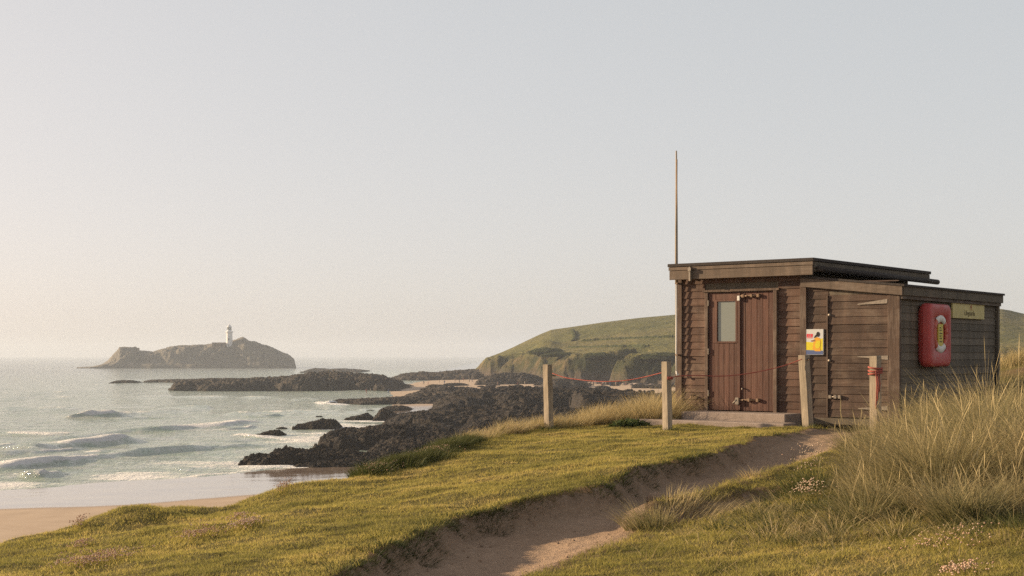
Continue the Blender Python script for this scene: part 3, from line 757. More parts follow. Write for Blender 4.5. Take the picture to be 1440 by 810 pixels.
# flagpole fixed to the hut's corner
fx, fy = sx(951.3, -.10), -.10
x_, y_ = to_world(fx, fy)
pole_top = Z_at(212, y_) - FZ
fp = empty('flagpole', (x_, y_, FZ), -SHED_TH, 'thin bare wooden flagpole rising from the left corner of the hut', 'flagpole')
# the fascia is notched round it: the pole runs up its outer end
MB().tube([(-.0, 0, MAIN_TOP - .30), (-.002, 0, MAIN_TOP + .3), (.0, 0, pole_top * .75), (-.004, 0, pole_top)], [.026, .025, .021, .013], 10, .5).build('mast', wood('mast_timber', (.30, .24, .175), (.38, .31, .23), 'Z'), fp)
MB().tube([(-.006, 0.01, hz(951, 526)), (-.01, 0.01, hz(951, 500)), (-.006, 0.01, MAIN_TOP - .3)], .013, 10, .5).tube([(-.006, .01, hz(951, 522)), (.012, -.0, hz(951, 527.5)), (.045, .02, hz(951, 526))], .016, 8).build('pipe', M['paint_white'], fp)
for q in (400, 500): MB().box((-.02, -.02, hz(951, q)), (.03, .09, hz(951, q - 2)), .3).build('bracket', M['rusty'], fp)
MB().tube([(.016, -.01, pole_top - .15), (.014, -.012, pole_top - .9), (.02, -.015, pole_top - 1.0)], .009, 6).build('halyard', M['rusty'], fp)

# lifebuoy housing on the shaded side wall
def sidewall(px, py):
    m_ = (px - CX) / F; x0, y0 = to_world(XL, 0)
    u = (m_ * y0 - x0) / (d1[0] - m_ * d1[1]); return u, Z_at(py, y0 + d1[1] * u) - FZ
u0, _ = sidewall(1291, 470); u1, _ = sidewall(1323, 470)
_, zt_ = sidewall(1318, 428); _, zb_ = sidewall(1318, 516)
cu, cz, hw2, hh2, dp = (u0 + u1) / 2, (zt_ + zb_) / 2, .47, (zt_ - zb_) / 2, .19
print('HOUSING', u0, u1, zt_, zb_, 'XW', XW, 'XL', XL, 'LTS', LTS0, LTS1, 'MAIN', MAIN_TOP, FAS_B, 'DOOR', DB, DT, DL, DR)
lh = hut_local_thing('lifebuoy_housing', XL + .0, cu, cz, 'red plastic lifebuoy housing mounted on the shaded side of the hut', 'lifebuoy housing')
def rrect(hw, hh, r, n=8):
    pts = []
    for (cx, cy, a0) in ((hw - r, hh - r, 0), (-hw + r, hh - r, 90), (-hw + r, -hh + r, 180), (hw - r, -hh + r, 270)):
        for k in range(n + 1):
            a = R(a0 + 90 * k / n); pts.append((cx + r * math.cos(a), cy + r * math.sin(a)))
    return pts
b = bmesh.new(); rings = []
nn = 9
for (x, inset, r) in [(-.02, .05, .12), (.0, .03, .11), (.02, .012, .12), (.06, .0, .12), (.061, .014, .11), (.075, .014, .11), (.076, .0, .12), (.15, .008, .12), (.170, .016, .12), (.183, .03, .115), (dp, .05, .11), (dp + .001, .08, .10)]:
    rings.append([b.verts.new((x, p, q)) for p, q in rrect(hw2 - inset, hh2 - inset, r, nn)])
hole = []
for x, rr in ((dp, .345), (dp - .008, .332), (dp - .028, .326)):
    L = []
    for p, q in rrect(hw2 - .05, hh2 - .05, .12, nn):
        a = math.atan2(q, p); L.append(b.verts.new((x, rr * math.cos(a), .02 + rr * math.sin(a))))
    rings.append(L)
for q, w in zip(rings[:-1], rings[1:]):
    n = len(q)
    for k in range(n): b.faces.new((q[k], q[(k + 1) % n], w[(k + 1) % n], w[k])).smooth = True
b.faces.new(rings[-1])
bmesh.ops.recalc_face_normals(b, faces=b.faces)
me = bpy.data.meshes.new('housing'); b.to_mesh(me); b.free(); me.set_sharp_from_angle(angle=R(32)); link('housing', me, M['red'], lh)
# the lifebuoy ring seen in the recess: red torus with white quarters
def torus_arc(R0, r, a0, a1, x, n=18, m_=10):
    mb = MB(); pts = [(x, R0 * math.cos(a0 + (a1 - a0) * k / n), .02 + R0 * math.sin(a0 + (a1 - a0) * k / n)) for k in range(n + 1)]
    mb.tube(pts, r, m_)
    for v in mb.bm.verts: v.co.x = x + (v.co.x - x) * .45
    return mb
M['ring_red'] = mat('lifebuoy_red', (.52, .12, .08), .5)
ring = torus_arc(.250, .056, 0, 2 * math.pi, dp - .012, 40).build('lifebuoy', M['ring_red'], lh)
for c in (90, 270): torus_arc(.250, .060, R(c - 40), R(c + 40), dp - .0115, 14).build('white_band', M['ring_white'], ring)
MB().box((dp - .03, -.10, -.17), (dp - .004, .10, .18), bevel=.003).build('instruction_plate', M['lens_yellow'], lh)
mb = MB()
for i, z in enumerate((.12, .08, .03, -.01, -.05, -.1)): mb.box((dp - .0045, -.06, z - .008), (dp - .0025, .02 + .02 * (i % 3), z + .008))
mb.build('print', M['sign_ink'], lh)
MB().box((dp - .03, -.08, -.20), (dp - .012, .08, -.175), bevel=.003).build('lower_plate', M['red'], lh)
MB().tube([(dp - .03, 0, -hh2 + .085), (dp + .0, 0, -hh2 + .085)], .022, 10).build('catch', M['ring_white'], lh)

# lifeguards sign
def text_mesh(body, size, name):
    cu_ = bpy.data.curves.new(name, 'FONT'); cu_.body = body; cu_.size = size; cu_.align_x = 'CENTER'; cu_.align_y = 'CENTER'; cu_.extrude = .001
    o = bpy.data.objects.new(name, cu_); COL.objects.link(o)
    bpy.context.view_layer.update()
    me = bpy.data.meshes.new_from_object(o.evaluated_get(bpy.context.evaluated_depsgraph_get()))
    bpy.data.objects.remove(o); bpy.data.curves.remove(cu_); return me
sa, z_a = sidewall(1338, 423); sb, z_b = sidewall(1382.5, 426); _, z_c = sidewall(1338, 447)
print('SIGN', sa, sb, z_a, z_c)
sg = hut_local_thing('lifeguards_sign', XL, (sa + sb) / 2, (z_a + z_c) / 2 - .0, 'faded yellow board lettered Lifeguards on the shaded side wall', 'sign')
SW, SH = (sb - sa) / 2, (z_a - z_c) / 2
MB().box((-.01, -SW, -SH), (.022, SW, SH), .4, .002).build('board', M['yellow'], sg)
me = text_mesh('Lifeguards', SH * .85, 'lettering')
Mx = Matrix(((0, 0, 1, .024), (1, 0, 0, .03), (0, 1, 0, -SH * .35), (0, 0, 0, 1)))
me.transform(Mx); link('lettering', me, M['sign_ink'], sg)
eb = MB(); 
P = [(.0235, .1 + .5 * SH * .5 * math.cos(a), SH * .42 + .22 * SH * math.sin(a)) for a in np.linspace(0, 2 * math.pi, 17)[:-1]]
eb.poly_prism(P, (.002, 0, 0)); eb.box((.0235, .04, SH * .05), (.0255, .16, SH * .12)); eb.build('emblem', M['emblem'], sg)

# poster
pa, pb = sx(1133.5, -.03), sx(1158, -.03); zt2, zb2 = hz(1145, 463), hz(1145, 499)
po = hut_local_thing('poster', (pa + pb) / 2, -.03, (zt2 + zb2) / 2, 'bright white and yellow safety poster between the double door and the side door', 'poster')
PW, PH = (pb - pa) / 2, (zt2 - zb2) / 2
MB().box((-PW, -.006, -PH), (PW, .03, PH), .3, .002).build('sheet', M['white'], po)
def flat(name, pts, m, k):
    y = -.0065 - .0012 * k
    return MB().poly_prism([(p * PW, y, q * PH) for p, q in pts], (0, .001, 0)).build(name, m, po)
flat('yellow_field', [(-.97, .02), (-.2, -.02), (.1, .1), (.95, .3), (.95, -.66), (-.97, -.62)], M['p_yellow'], 0)
flat('blue_band', [(-.97, -.62), (.95, -.68), (.95, -.97), (-.97, -.97)], M['p_blue'], 1)
for a, b_ in ((-.9, -.68), (-.63, -.5), (-.45, -.2)):
    flat('red_heading', [(a, .64), (b_, .64), (b_, .40), (a, .40)], M['p_red'], 1)
flat('red_heading', [(-.9, .36), (-.25, .36), (-.25, .3), (-.9, .3)], M['p_red'], 1)
flat('amber_figure', [(.0, .3), (.3, .38), (.6, .3), (.72, .0), (.62, -.35), (.7, -.72), (.1, -.72), (-.25, -.55), (-.15, -.2), (-.1, .05)], M['p_amber'], 2)
flat('yellow_jacket', [(.25, .1), (.62, .1), (.66, -.3), (.45, -.5), (.15, -.5), (.05, -.2)], M['p_yellow'], 3)
flat('figure_arm', [(-.4, .12), (.05, .2), (.1, .06), (-.38, .03)], M['p_skin'], 3)
flat('figure_hair', [(.4 + .2 * math.cos(a), .60 + .2 * math.sin(a)) for a in np.linspace(0, 6.28, 13)[:-1]], M['p_hair'], 3)
flat('figure_hair', [(.3, .62), (.22, .42), (-.1, .28), (.05, .5)], M['p_hair'], 4)

# concrete step and slabs
s0, s1 = sx(960, -.55), sx(1106, -.55)
st = MB().box((s0, -.60, -.40), (s1, -.045, DB - .012), .5, .012).build('concrete_step', M['concrete'])
st.location = (OX, OY, FZ); st.rotation_euler = (0, 0, -SHED_TH); tag(st, 'concrete doorstep under the double door of the hut', 'step')
sl = MB().box((sx(899, -.8), -1.02, -.55), (sx(1112, -.8), -.61, hz(1000, 591.5, -.8)), .5, .014).build('concrete_slab', M['concrete'])
sl.location = (OX, OY, FZ); sl.rotation_euler = (0, 0, -SHED_TH); tag(sl, 'long low concrete slab laid in the turf before the doorstep', 'slab')
bl = MB().box((-.25, -.34, -.35), (-.02, -.0, hz(955, 581)), .5, .012).build('concrete_block', M['concrete'])
bl.location = (OX, OY, FZ); bl.rotation_euler = (0, 0, -SHED_TH); tag(bl, 'small squat concrete block at the left foot of the hut', 'block')

# ------------------------------------------------------------------ fence posts and ropes
PG = 'timber fence posts in front of the hut'
def post(pxb, pyt, pyb, Y, wpx, tilt_px, label, rot=42, extra=None):
    x, y = X_at(pxb, Y), Y; zb = Z_at(pyb, Y); zt = Z_at(pyt, Y); w = wpx / F * Y / 2
    gzv = gz(x, y); base = min(gzv, zb) - .25
    o = empty('fence_post', (x, y, zb), R(rot), label, 'post', PG)
    mb = MB(); b = bmesh.new(); n = 10; rings = []
    H = zt - base; dxl = tilt_px / F * Y
    c, s = math.cos(R(-rot)), math.sin(R(-rot))
    for k in range(n + 1):
        t_ = k / n; q = base - zb + H * t_; tx = dxl * t_
        j = [random.uniform(-.0025, .0025) for _ in range(8)]
        rings.append([b.verts.new((c * tx + sxn * (w - .004) + j[i], s * tx + syn * (w - .004) + j[i + 4], q)) for i, (sxn, syn) in enumerate(((-1, -1), (1, -1), (1, 1), (-1, 1)))])
    rings.append([b.verts.new((v.co.x * .9 + c * dxl * .1, v.co.y * .9 + s * dxl * .1, v.co.z + .006)) for v in rings[-1]])
    for q, w_ in zip(rings[:-1], rings[1:]):
        for i in range(4): b.faces.new((q[i], q[(i + 1) % 4], w_[(i + 1) % 4], w_[i]))
    b.faces.new(rings[0][::-1]); b.faces.new(rings[-1]); bmesh.ops.recalc_face_normals(b, faces=b.faces)
    mb._merge(b, random.random(), 0); mb.build('shaft', M['post'], o)
    return o, (x + dxl, y, zt), w
p1, t1, w1 = post(772.5, 513, 600, 23.2, 10.0, -2.5, 'tallest fence post standing alone on the crest left of the hut')
p2, t2, w2 = post(939, 509, 603, 21.6, 10.5, -2, 'fence post with a red tape band beside the end of the concrete slab')
p3, t3, w3 = post(1137.5, 500, 594, 21.5, 12.0, -7, 'pale fence post leaning left in front of the weatherboards by the poster')
p4, t4, w4 = post(1231, 501, 602, 20.6, 12.5, 0, 'fence post wrapped in red rope in front of the side door')
# red band on the second post, rope eye on third
def band(parent, z, w, h, m): 
    return MB().box((-w, -w, z), (w, w, z + h), .5, .004).build('tape_band', m, parent)
band(p2, Z_at(533.5, 21.6) - Z_at(603, 21.6), w2 + .004, .045, M['rope'])
MB().tube([(0, 0, t3[2] - Z_at(594, 21.5) - .05), (-.09, -.07, t3[2] - Z_at(594, 21.5) - .06)], .012, 6).build('hook', M['rusty'], p3)
MB().tube([(0, 0, t1[2] - Z_at(600, 23.2) - .17), (.08, -.07, t1[2] - Z_at(600, 23.2) - .18)], .012, 6).build('hook', M['rusty'], p1)
def rope(label, pts, sag_pts, r=.008):
    """smooth rope through pixel points with depths"""
    P = [Vector((X_at(px, Y), Y, Z_at(py, Y))) for px, py, Y in pts]
    out = []
    for i in range(len(P) - 1):
        p0, p1_, p2_, p3_ = P[max(i - 1, 0)], P[i], P[i + 1], P[min(i + 2, len(P) - 1)]
        for k in range(8):
            t_ = k / 8
            out.append(.5 * ((2 * p1_) + (-p0 + p2_) * t_ + (2 * p0 - 5 * p1_ + 4 * p2_ - p3_) * t_**2 + (-p0 + 3 * p1_ - 3 * p2_ + p3_) * t_**3))
    out.append(P[-1])
    o = MB().tube(out, r, 6).build('rope', M['rope']); return tag(o, label, 'rope', 'red ropes strung between the fence posts')
rope('sagging red rope between the post on the crest and the banded post', [(777, 525, 23.1), (795, 531, 22.9), (815, 534, 22.7), (835, 536, 22.5), (855, 536.5, 22.3), (880, 535, 22.1), (905, 530.5, 21.9), (933, 523.5, 21.6)], None)
rope('red rope slung across the double door to the leaning post', [(942, 531, 21.5), (960, 528.5, 21.5), (985, 528, 21.5), (1010, 529, 21.5), (1040, 527, 21.5), (1075, 521, 21.5), (1105, 513.5, 21.5), (1128, 505, 21.4)], None)
# rope wound round the fourth post with hanging tails
zb4 = Z_at(602, 20.6); wr = MB()
for k in range(3):
    z = Z_at(517 + 4 * k, 20.6) - zb4; q = w4 + .012
    wr.tube([(q * math.cos(a) * 1.25, q * math.sin(a) * 1.25, z + .012 * math.sin(a + k)) for a in np.linspace(0, 6.283, 17)], .014, 6)
for j, dx_ in enumerate((-.03, .0, .03)):
    wr.tube([(dx_ - .03, -w4 * 1.25, Z_at(520, 20.6) - zb4), (dx_ - .03 + .01, -w4 * 1.42, Z_at(540, 20.6) - zb4), (dx_ - .03, -w4 * 1.32, Z_at(575 - 12 * j, 20.6) - zb4)], .008, 6)
wo = wr.build('rope', M['rope']); wo.location = (X_at(1231, 20.6), 20.6, zb4); wo.rotation_euler = (0, 0, R(25)); tag(wo, 'short red rope wound round a post top with loose hanging tails', 'rope', 'red ropes strung between the fence posts')
# grass round the post feet
clumps('post_grass', 'unmown grass tufts around the feet of the fence posts', [(X_at(771, 23.1), 23.0, .8), (X_at(768, 22.8), 22.85, .6), (X_at(941, 21.5), 21.45, .7), (X_at(1136, 21.3), 21.3, .8), (X_at(1140, 21.3), 21.35, .6)], M['green_blade'], .17, .2, 220, .006, rndc=.5)

# broad-leaved plant left of the slab
def leafy(label, px, Y, h, n, spread):
    x0, y0 = X_at(px, Y), Y; zz = gz(x0, y0)
    o = empty('leafy_plant', (x0, y0, zz), 0, label, 'plant')
    a = RS.uniform(0, 6.283, n); r = np.sqrt(RS.uniform(0, 1, n)) * spread
    x, y = r * np.cos(a), r * np.sin(a) * .7
    z = h * np.sqrt(np.maximum(0, 1 - (r / spread)**2)) * RS.uniform(.3, 1, n)
    s = RS.uniform(.03, .06, n)
    n_az = RS.uniform(0, 6.283, n); ti = RS.uniform(.1, .9, n)
    ax = np.stack([np.cos(n_az) * np.cos(ti), np.sin(n_az) * np.cos(ti), np.sin(ti)], -1); bx = np.stack([-np.sin(n_az), np.cos(n_az), 0 * n_az], -1)
    c = np.stack([x, y, z], -1)
    V = np.stack([c - ax * s[:, None], c + bx * s[:, None] * .55, c + ax * s[:, None], c - bx * s[:, None] * .55], 1)
    me = np_mesh('leaves', V.reshape(-1, 3), np.arange(4 * n).reshape(-1, 4), 4, {'rnd': np.repeat(RS.uniform(0, 1, n), 4), 'tt': np.tile([0, .5, 1, .5], n)})
    tag(link('leaves', me, M['leaf'], o), kind='stuff')
    st_ = MB()
    for k in range(8): 
        q = RS.uniform(0, 6.28); st_.tube([(0, 0, -.05), (math.cos(q) * spread * .5, math.sin(q) * spread * .35, h * .7)], .006, 5)
    st_.build('stem', M['leaf'], o)
leafy('low dark leafy plant in the grass left of the concrete slab', 886, 23.2, .15, 330, .36)
leafy('dark leafy plant tucked behind the banded fence post', 914, 24.0, .20, 330, .34)

# thrift: cushions of leaves under pink heads
TG = 'patches of pink thrift in the turf'
def thrift(label, px, py, w, d, n, hgt=.10, leaves=True, pale=0.0, z0=0.0):
    n = int(n * 1.7)
    x0, y0 = flatpt(px, py)
    o = empty('thrift_patch', (x0, y0, gz(x0, y0)), 0, label, 'flowers', TG)
    x = RS.normal(0, .45, n) * w; y = RS.normal(0, .45, n) * d
    z = ground_h(x0 + x, y0 + y)[0] - gz(x0, y0)
    h = hgt * RS.uniform(.5, 1.2, n); s = RS.uniform(.006, .0105, n)
    base = np.array([(1, 0, 0), (0, 1, 0), (-1, 0, 0), (0, -1, 0), (0, 0, .8), (0, 0, -.5), (.7, .7, .3), (-.7, .7, .3), (-.7, -.7, .3), (.7, -.7, .3)])
    fc = [(0, 6, 4), (6, 1, 4), (1, 7, 4), (7, 2, 4), (2, 8, 4), (8, 3, 4), (3, 9, 4), (9, 0, 4), (0, 5, 6), (6, 5, 1), (1, 5, 7), (7, 5, 2), (2, 5, 8), (8, 5, 3), (3, 5, 9), (9, 5, 0)]
    c = np.stack([x, y, z + h], -1)
    V = c[:, None] + base[None] * s[:, None, None]
    Fc = (np.array(fc)[None] + 10 * np.arange(n)[:, None, None]).reshape(-1, 3)
    rn = np.clip(RS.uniform(0, 1, n) + pale, 0, 1)
    tag(link('flowers', np_mesh('flowers', V.reshape(-1, 3), Fc, 3, {'rnd': np.repeat(rn, 10), 'tt': np.zeros(10 * n)}), M['petal'], o), kind='stuff')
    B = np.stack([x, y, z], -1)
    m1 = blade_mesh('stems', B, h, np.full(n, .003), RS.uniform(0, 6, n), np.full(n, .02), np.full(n, .0), 2, RS.uniform(.2, .8, n))
    tag(link('stems', m1, M['green_blade'], o), kind='stuff')
    if leaves:
        k = n * 5; xx = RS.normal(0, .5, k) * w; yy = RS.normal(0, .5, k) * d; zz = ground_h(x0 + xx, y0 + yy)[0] - gz(x0, y0)
        m2 = blade_mesh('cushion', np.stack([xx, yy, zz], -1), RS.uniform(.025, .07, k), np.full(k, .005), RS.uniform(0, 6.28, k), RS.uniform(.2, .8, k), RS.uniform(0, .5, k), 2, RS.uniform(.1, .8, k))
        tag(link('cushion', m2, M['lawn_blade'], o), kind='stuff')
thrift('broad pale pink thrift patch in the bottom left corner of the lawn', 135, 790, .34, .5, 260, .07)
thrift('small round thrift patch just above the broad corner patch', 112, 770, .12, .2, 50, .06)
thrift('loose pink thrift patch in the middle of the left lawn, left of its paler neighbour', 278, 756, .24, .4, 120, .06)
thrift('dense pale thrift cushion beside the shallow dip in the left lawn', 345, 744, .16, .3, 130, .07, pale=.35)
thrift('faint thin thrift patch behind the pale cushion on the left lawn', 335, 731, .12, .25, 50, .05)
thrift('thrift tuft on the lawn edge above the wet sand', 398, 694, .08, .3, 50, .10)
thrift('thrift tuft on the lawn edge above the dry sand', 112, 747, .07, .25, 40, .09)
thrift('thrift among the green verge where the crest begins to climb', 530, 664, .30, .4, 60, .10)
thrift('thrift among straw grass near the tallest fence post', 700, 611, .5, .5, 130, .12)
thrift('thrift in the verge halfway up the crest', 612, 641, .4, .4, 60, .11)
thrift('taller whitish thrift in front of the tussock beside the path ridge', 1136, 706, .14, .25, 70, .16, pale=.5)
thrift('thrift dotted through the rounded tussock by the tall marram', 1140, 682, .22, .3, 60, .34, False, pale=.5)
thrift('largest pink thrift patch low in the near right corner of the turf', 1352, 806, .14, .18, 90, .07)
thrift('scattered thin thrift in the turf near the right edge of the picture', 1330, 770, .35, .4, 60, .07)

# clay lumps at the path's forked lip
def lump(label, px, py, s):
    x, y = flatpt(px, py, .12); b = bmesh.new(); bmesh.ops.create_icosphere(b, subdivisions=3, radius=1)
    P = np.array([v.co[:] for v in b.verts]); nz = fbm(P[:, 0] * 1.7 + 3 * P[:, 2], P[:, 1] * 1.7 - 2 * P[:, 2], 4, int(px))
    for v, k in zip(b.verts, nz): v.co = v.co * (1 + .5 * k); v.co.x *= s * 1.5; v.co.y *= s; v.co.z *= s * .8
    me = bpy.data.meshes.new('clay_lump'); b.to_mesh(me); b.free()
    me.attributes.new('soil', 'FLOAT', 'POINT')
    o = link('clay_lump', me, M['path'], smooth=True); o.location = (x, y, gz(x, y) + s * .25); return tag(o, label, 'clay lump')
lump('pinkish clay lump at the broken end of the path ridge', 924, 718, .07)

# ------------------------------------------------------------------ shore, sea
SHORE = [(-420., -120.), (-140., 60.), (-52., 147.), (-33., 168.), (-19., 184.), (-22., 250.), (-28., 330.), (-38., 450.), (-52., 600.), (-48., 700.), (-40., 800.), (-60., 900.), (-60., 1000.)]
def beach_z(x, y):
    d = -poly_dist(x, y, SHORE)
    d = d + 2.2 * fbm(x * .06, y * .06, 3, 41)
    z = np.where(d > 0, np.minimum(.022 * d, 2.4), .03 * d)
    return np.maximum(z, -3), d
bx_ = axis(-260, 420, -80, 60, .8, 1.2); by_ = axis(-60, 1000, 100, 240, .8, 1.06)
BX, BY = np.meshgrid(bx_, by_); BZ, BD = beach_z(BX, BY)
WETL = [(-300., -60.), (-90., 93.), (-46.5, 122.), (-33., 126.), (-24., 134.), (-11., 146.), (-3., 165.), (-3., 330.), (-3., 500.)]
wl = poly_dist(BX, BY, WETL) + 1.5 * fbm(BX * .06, BY * .06, 3, 44)
wet = sstep(-1.5, 3.5, wl) * sstep(420, 330, BY)
V = np.stack([BX, BY, BZ + .03 * fbm(BX * .2, BY * .2, 3, 43)], -1).reshape(-1, 3)
keep = ((BD[:-1, :-1] > -60) | (BD[1:, 1:] > -60))
v_, f_, a_ = compact(V, grid_faces(*BX.shape, mask=keep), {'wet': wet})
tag(link('beach', np_mesh('beach', v_, f_, 4, a_), M['beach'], smooth=True), kind='structure')

# swell: crest polylines given as photo pixels, with height, width and foam
WAVES = [  # [(px,py)...], height m, half width m, foam start..end (0..1 along), foam strength
    ([(-60, 668), (0, 661), (60, 653), (130, 645), (200, 638), (260, 634), (330, 628), (380, 624)], .62, 2.2, (.0, .42), .9),
    ([(-60, 640), (0, 640), (60, 634)], .5, 2.4, (.9, 1), .2),
    ([(20, 636), (70, 630), (110, 627), (150, 624), (190, 618)], .85, 2.6, (.35, 1), 1.0),
    ([(140, 609), (220, 606), (270, 603), (330, 597), (370, 592)], .65, 2.8, (.3, .9), .9),
    ([(95, 588), (150, 586), (190, 583), (240, 580), (275, 580)], .8, 3.2, (.1, .7), .5),
    ([(0, 576), (60, 577), (120, 575)], .6, 3.4, (.3, .8), .7),
    ([(-60, 611), (0, 610), (70, 612), (120, 610)], .35, 2.5, (.4, .9), .5),
    ([(20, 671), (60, 669)], .3, 1.2, (.2, .8), .1),
    ([(40, 688), (70, 686), (200, 678), (330, 665), (430, 652)], .12, 1.0, (0, 1), .5),
    ([(-60, 706), (0, 700), (100, 690), (200, 682), (330, 672), (440, 660)], .10, .8, (0, 1), .45),
    ([(180, 560), (300, 558), (420, 560)], .3, 4, (.1, .9), .35), ([(-60, 560), (60, 559), (150, 561)], .35, 4, (.2, .8), .4),
    ([(330, 612), (400, 618), (450, 622)], .2, 2, (.0, 1), .7), ([(250, 540), (420, 541), (560, 543)], .2, 5, (.2, .9), .5),
    ([(440, 566), (460, 569), (490, 570)], .4, 3, (0, 1), 1.0), ([(340, 612), (370, 616), (400, 615)], .2, 1.2, (0, 1), .9), ([(330, 655), (420, 658), (500, 660)], .1, 1.2, (0, 1), .8),
]
for k in range(46):
    px_ = RS.uniform(-40, 560); py_ = 531 + 150 * RS.uniform(0, 1)**1.3; ln = RS.uniform(40, 150); sl = -.10 if py_ > 590 else -.03
    if px_ > 360 and py_ > 590: continue
    Hk = RS.uniform(.14, .38) * (1.4 if py_ < 600 else .8)
    WAVES.append(([(px_ - ln / 2, py_ - sl * ln / 2), (px_, py_ + RS.uniform(-1, 1)), (px_ + ln / 2, py_ + sl * ln / 2)], Hk, RS.uniform(1.2, 3.2) * (1.5 if py_ < 580 else .8), (RS.uniform(0, .5), RS.uniform(.5, 1)), max(0, RS.uniform(-.2, .7))))
def sea_h(x, y):
    h = np.zeros_like(x); fo = np.zeros_like(x)
    for pts, H, w, (f0, f1), fs in WAVES:
        P = [(X_at(px, Y_flat(py)), Y_flat(py)) for px, py in pts]
        L = [0.0]
        for (a, b), (c, d) in zip(P[:-1], P[1:]): L.append(L[-1] + math.hypot(c - a, d - b))
        m_ = (np.abs(x - np.mean([p[0] for p in P])) < L[-1] / 2 + 40) & (np.abs(y - np.mean([p[1] for p in P])) < L[-1] / 2 + 40)
        xs, ys = x[m_], y[m_]
        xs = xs + 1.2 * noise(xs * .08, ys * .08, 51); ys = ys + 1.2 * noise(xs * .08 + 9, ys * .08, 52)
        best = np.full(xs.shape, 1e9); sg = np.zeros(xs.shape); tt = np.zeros(xs.shape)
        for i, ((ax, ay), (bx, by)) in enumerate(zip(P[:-1], P[1:])):
            dx, dy = bx - ax, by - ay; l2 = dx * dx + dy * dy
            t_ = np.clip(((xs - ax) * dx + (ys - ay) * dy) / l2, 0, 1)
            d = np.hypot(xs - ax - t_ * dx, ys - ay - t_ * dy); c = dx * (ys - ay) - dy * (xs - ax)
            q = d < best; best = np.where(q, d, best); sg = np.where(q, np.sign(c), sg); tt = np.where(q, (L[i] + t_ * math.sqrt(l2)) / L[-1], tt)
        win = sstep(0, .15, tt) * sstep(1, .85, tt)
        dd = best * sg                               # positive = seaward side
        prof = np.where(dd > 0, np.exp(-(dd / (w * 2.0))**2), np.exp(-(dd / (w * .75))**2))
        brk = np.clip(.92 + .6 * noise(xs * .11 + 3.3 * H, ys * .11, 57), .35, 1.3)
        win = win * np.minimum(brk, 1.2)
        h[m_] += 1.15 * H * win * prof
        along = sstep(f0 - .08, f0 + .05, tt) * sstep(f1 + .08, f1 - .05, tt)
        lead = np.exp(-((dd + w * .1) / (w * .5))**2) + .45 * np.where(dd > 0, np.exp(-(dd / (w * 3.0))**2), 0)
        fo[m_] = np.maximum(fo[m_], np.clip(fs * 1.15 * along * np.clip(lead, 0, 1) * win**.5, 0, 1))
    return h, fo
az = np.concatenate([np.linspace(-100, -24, 60)[:-1], np.linspace(-24, 2, 620), np.linspace(2, 75, 60)[1:]]) * math.pi / 180
rr = np.concatenate([np.arange(100, 330, .62), np.geomspace(331, 7000, 160)])
AZ, RR = np.meshgrid(az, rr); SX, SY = RR * np.sin(AZ), RR * np.cos(AZ)
SZ, FO = sea_h(SX, SY)
dsh = poly_dist(SX, SY, SHORE) 
near = np.exp(-SY / 700)
SZ = SZ * sstep(-2, 12, dsh + 6) + .30 * near * fbm(SX * .05 + SY * .04, SY * .13 - SX * .05, 4, 61) * sstep(2, 20, dsh) + .12 * near * fbm(SX * .2, SY * .42 - SX * .1, 3, 62) * sstep(2, 20, dsh)
wash = sstep(-6, 2, dsh) * sstep(34, 4, dsh) * (SY < 300)
FO = np.maximum(FO, .75 * wash * np.clip(.5 + 1.4 * fbm(SX * .05, SY * .09, 4, 63), 0, 1))
FO = np.maximum(FO, .45 * np.clip(fbm(SX * .012, SY * .05, 4, 64) * 2.2 - .25, 0, 1) * sstep(420, 150, SY))
shal = sstep(380, 20, dsh) * .9
keep = dsh[:-1, :-1] > -28
v_, f_, a_ = compact(np.stack([SX, SY, SZ], -1).reshape(-1, 3), grid_faces(*SX.shape, mask=keep)[:, ::-1], {'foam': FO, 'shallow': shal})
tag(link('sea', np_mesh('sea', v_, f_, 4, a_), M['sea'], smooth=True), kind='structure')

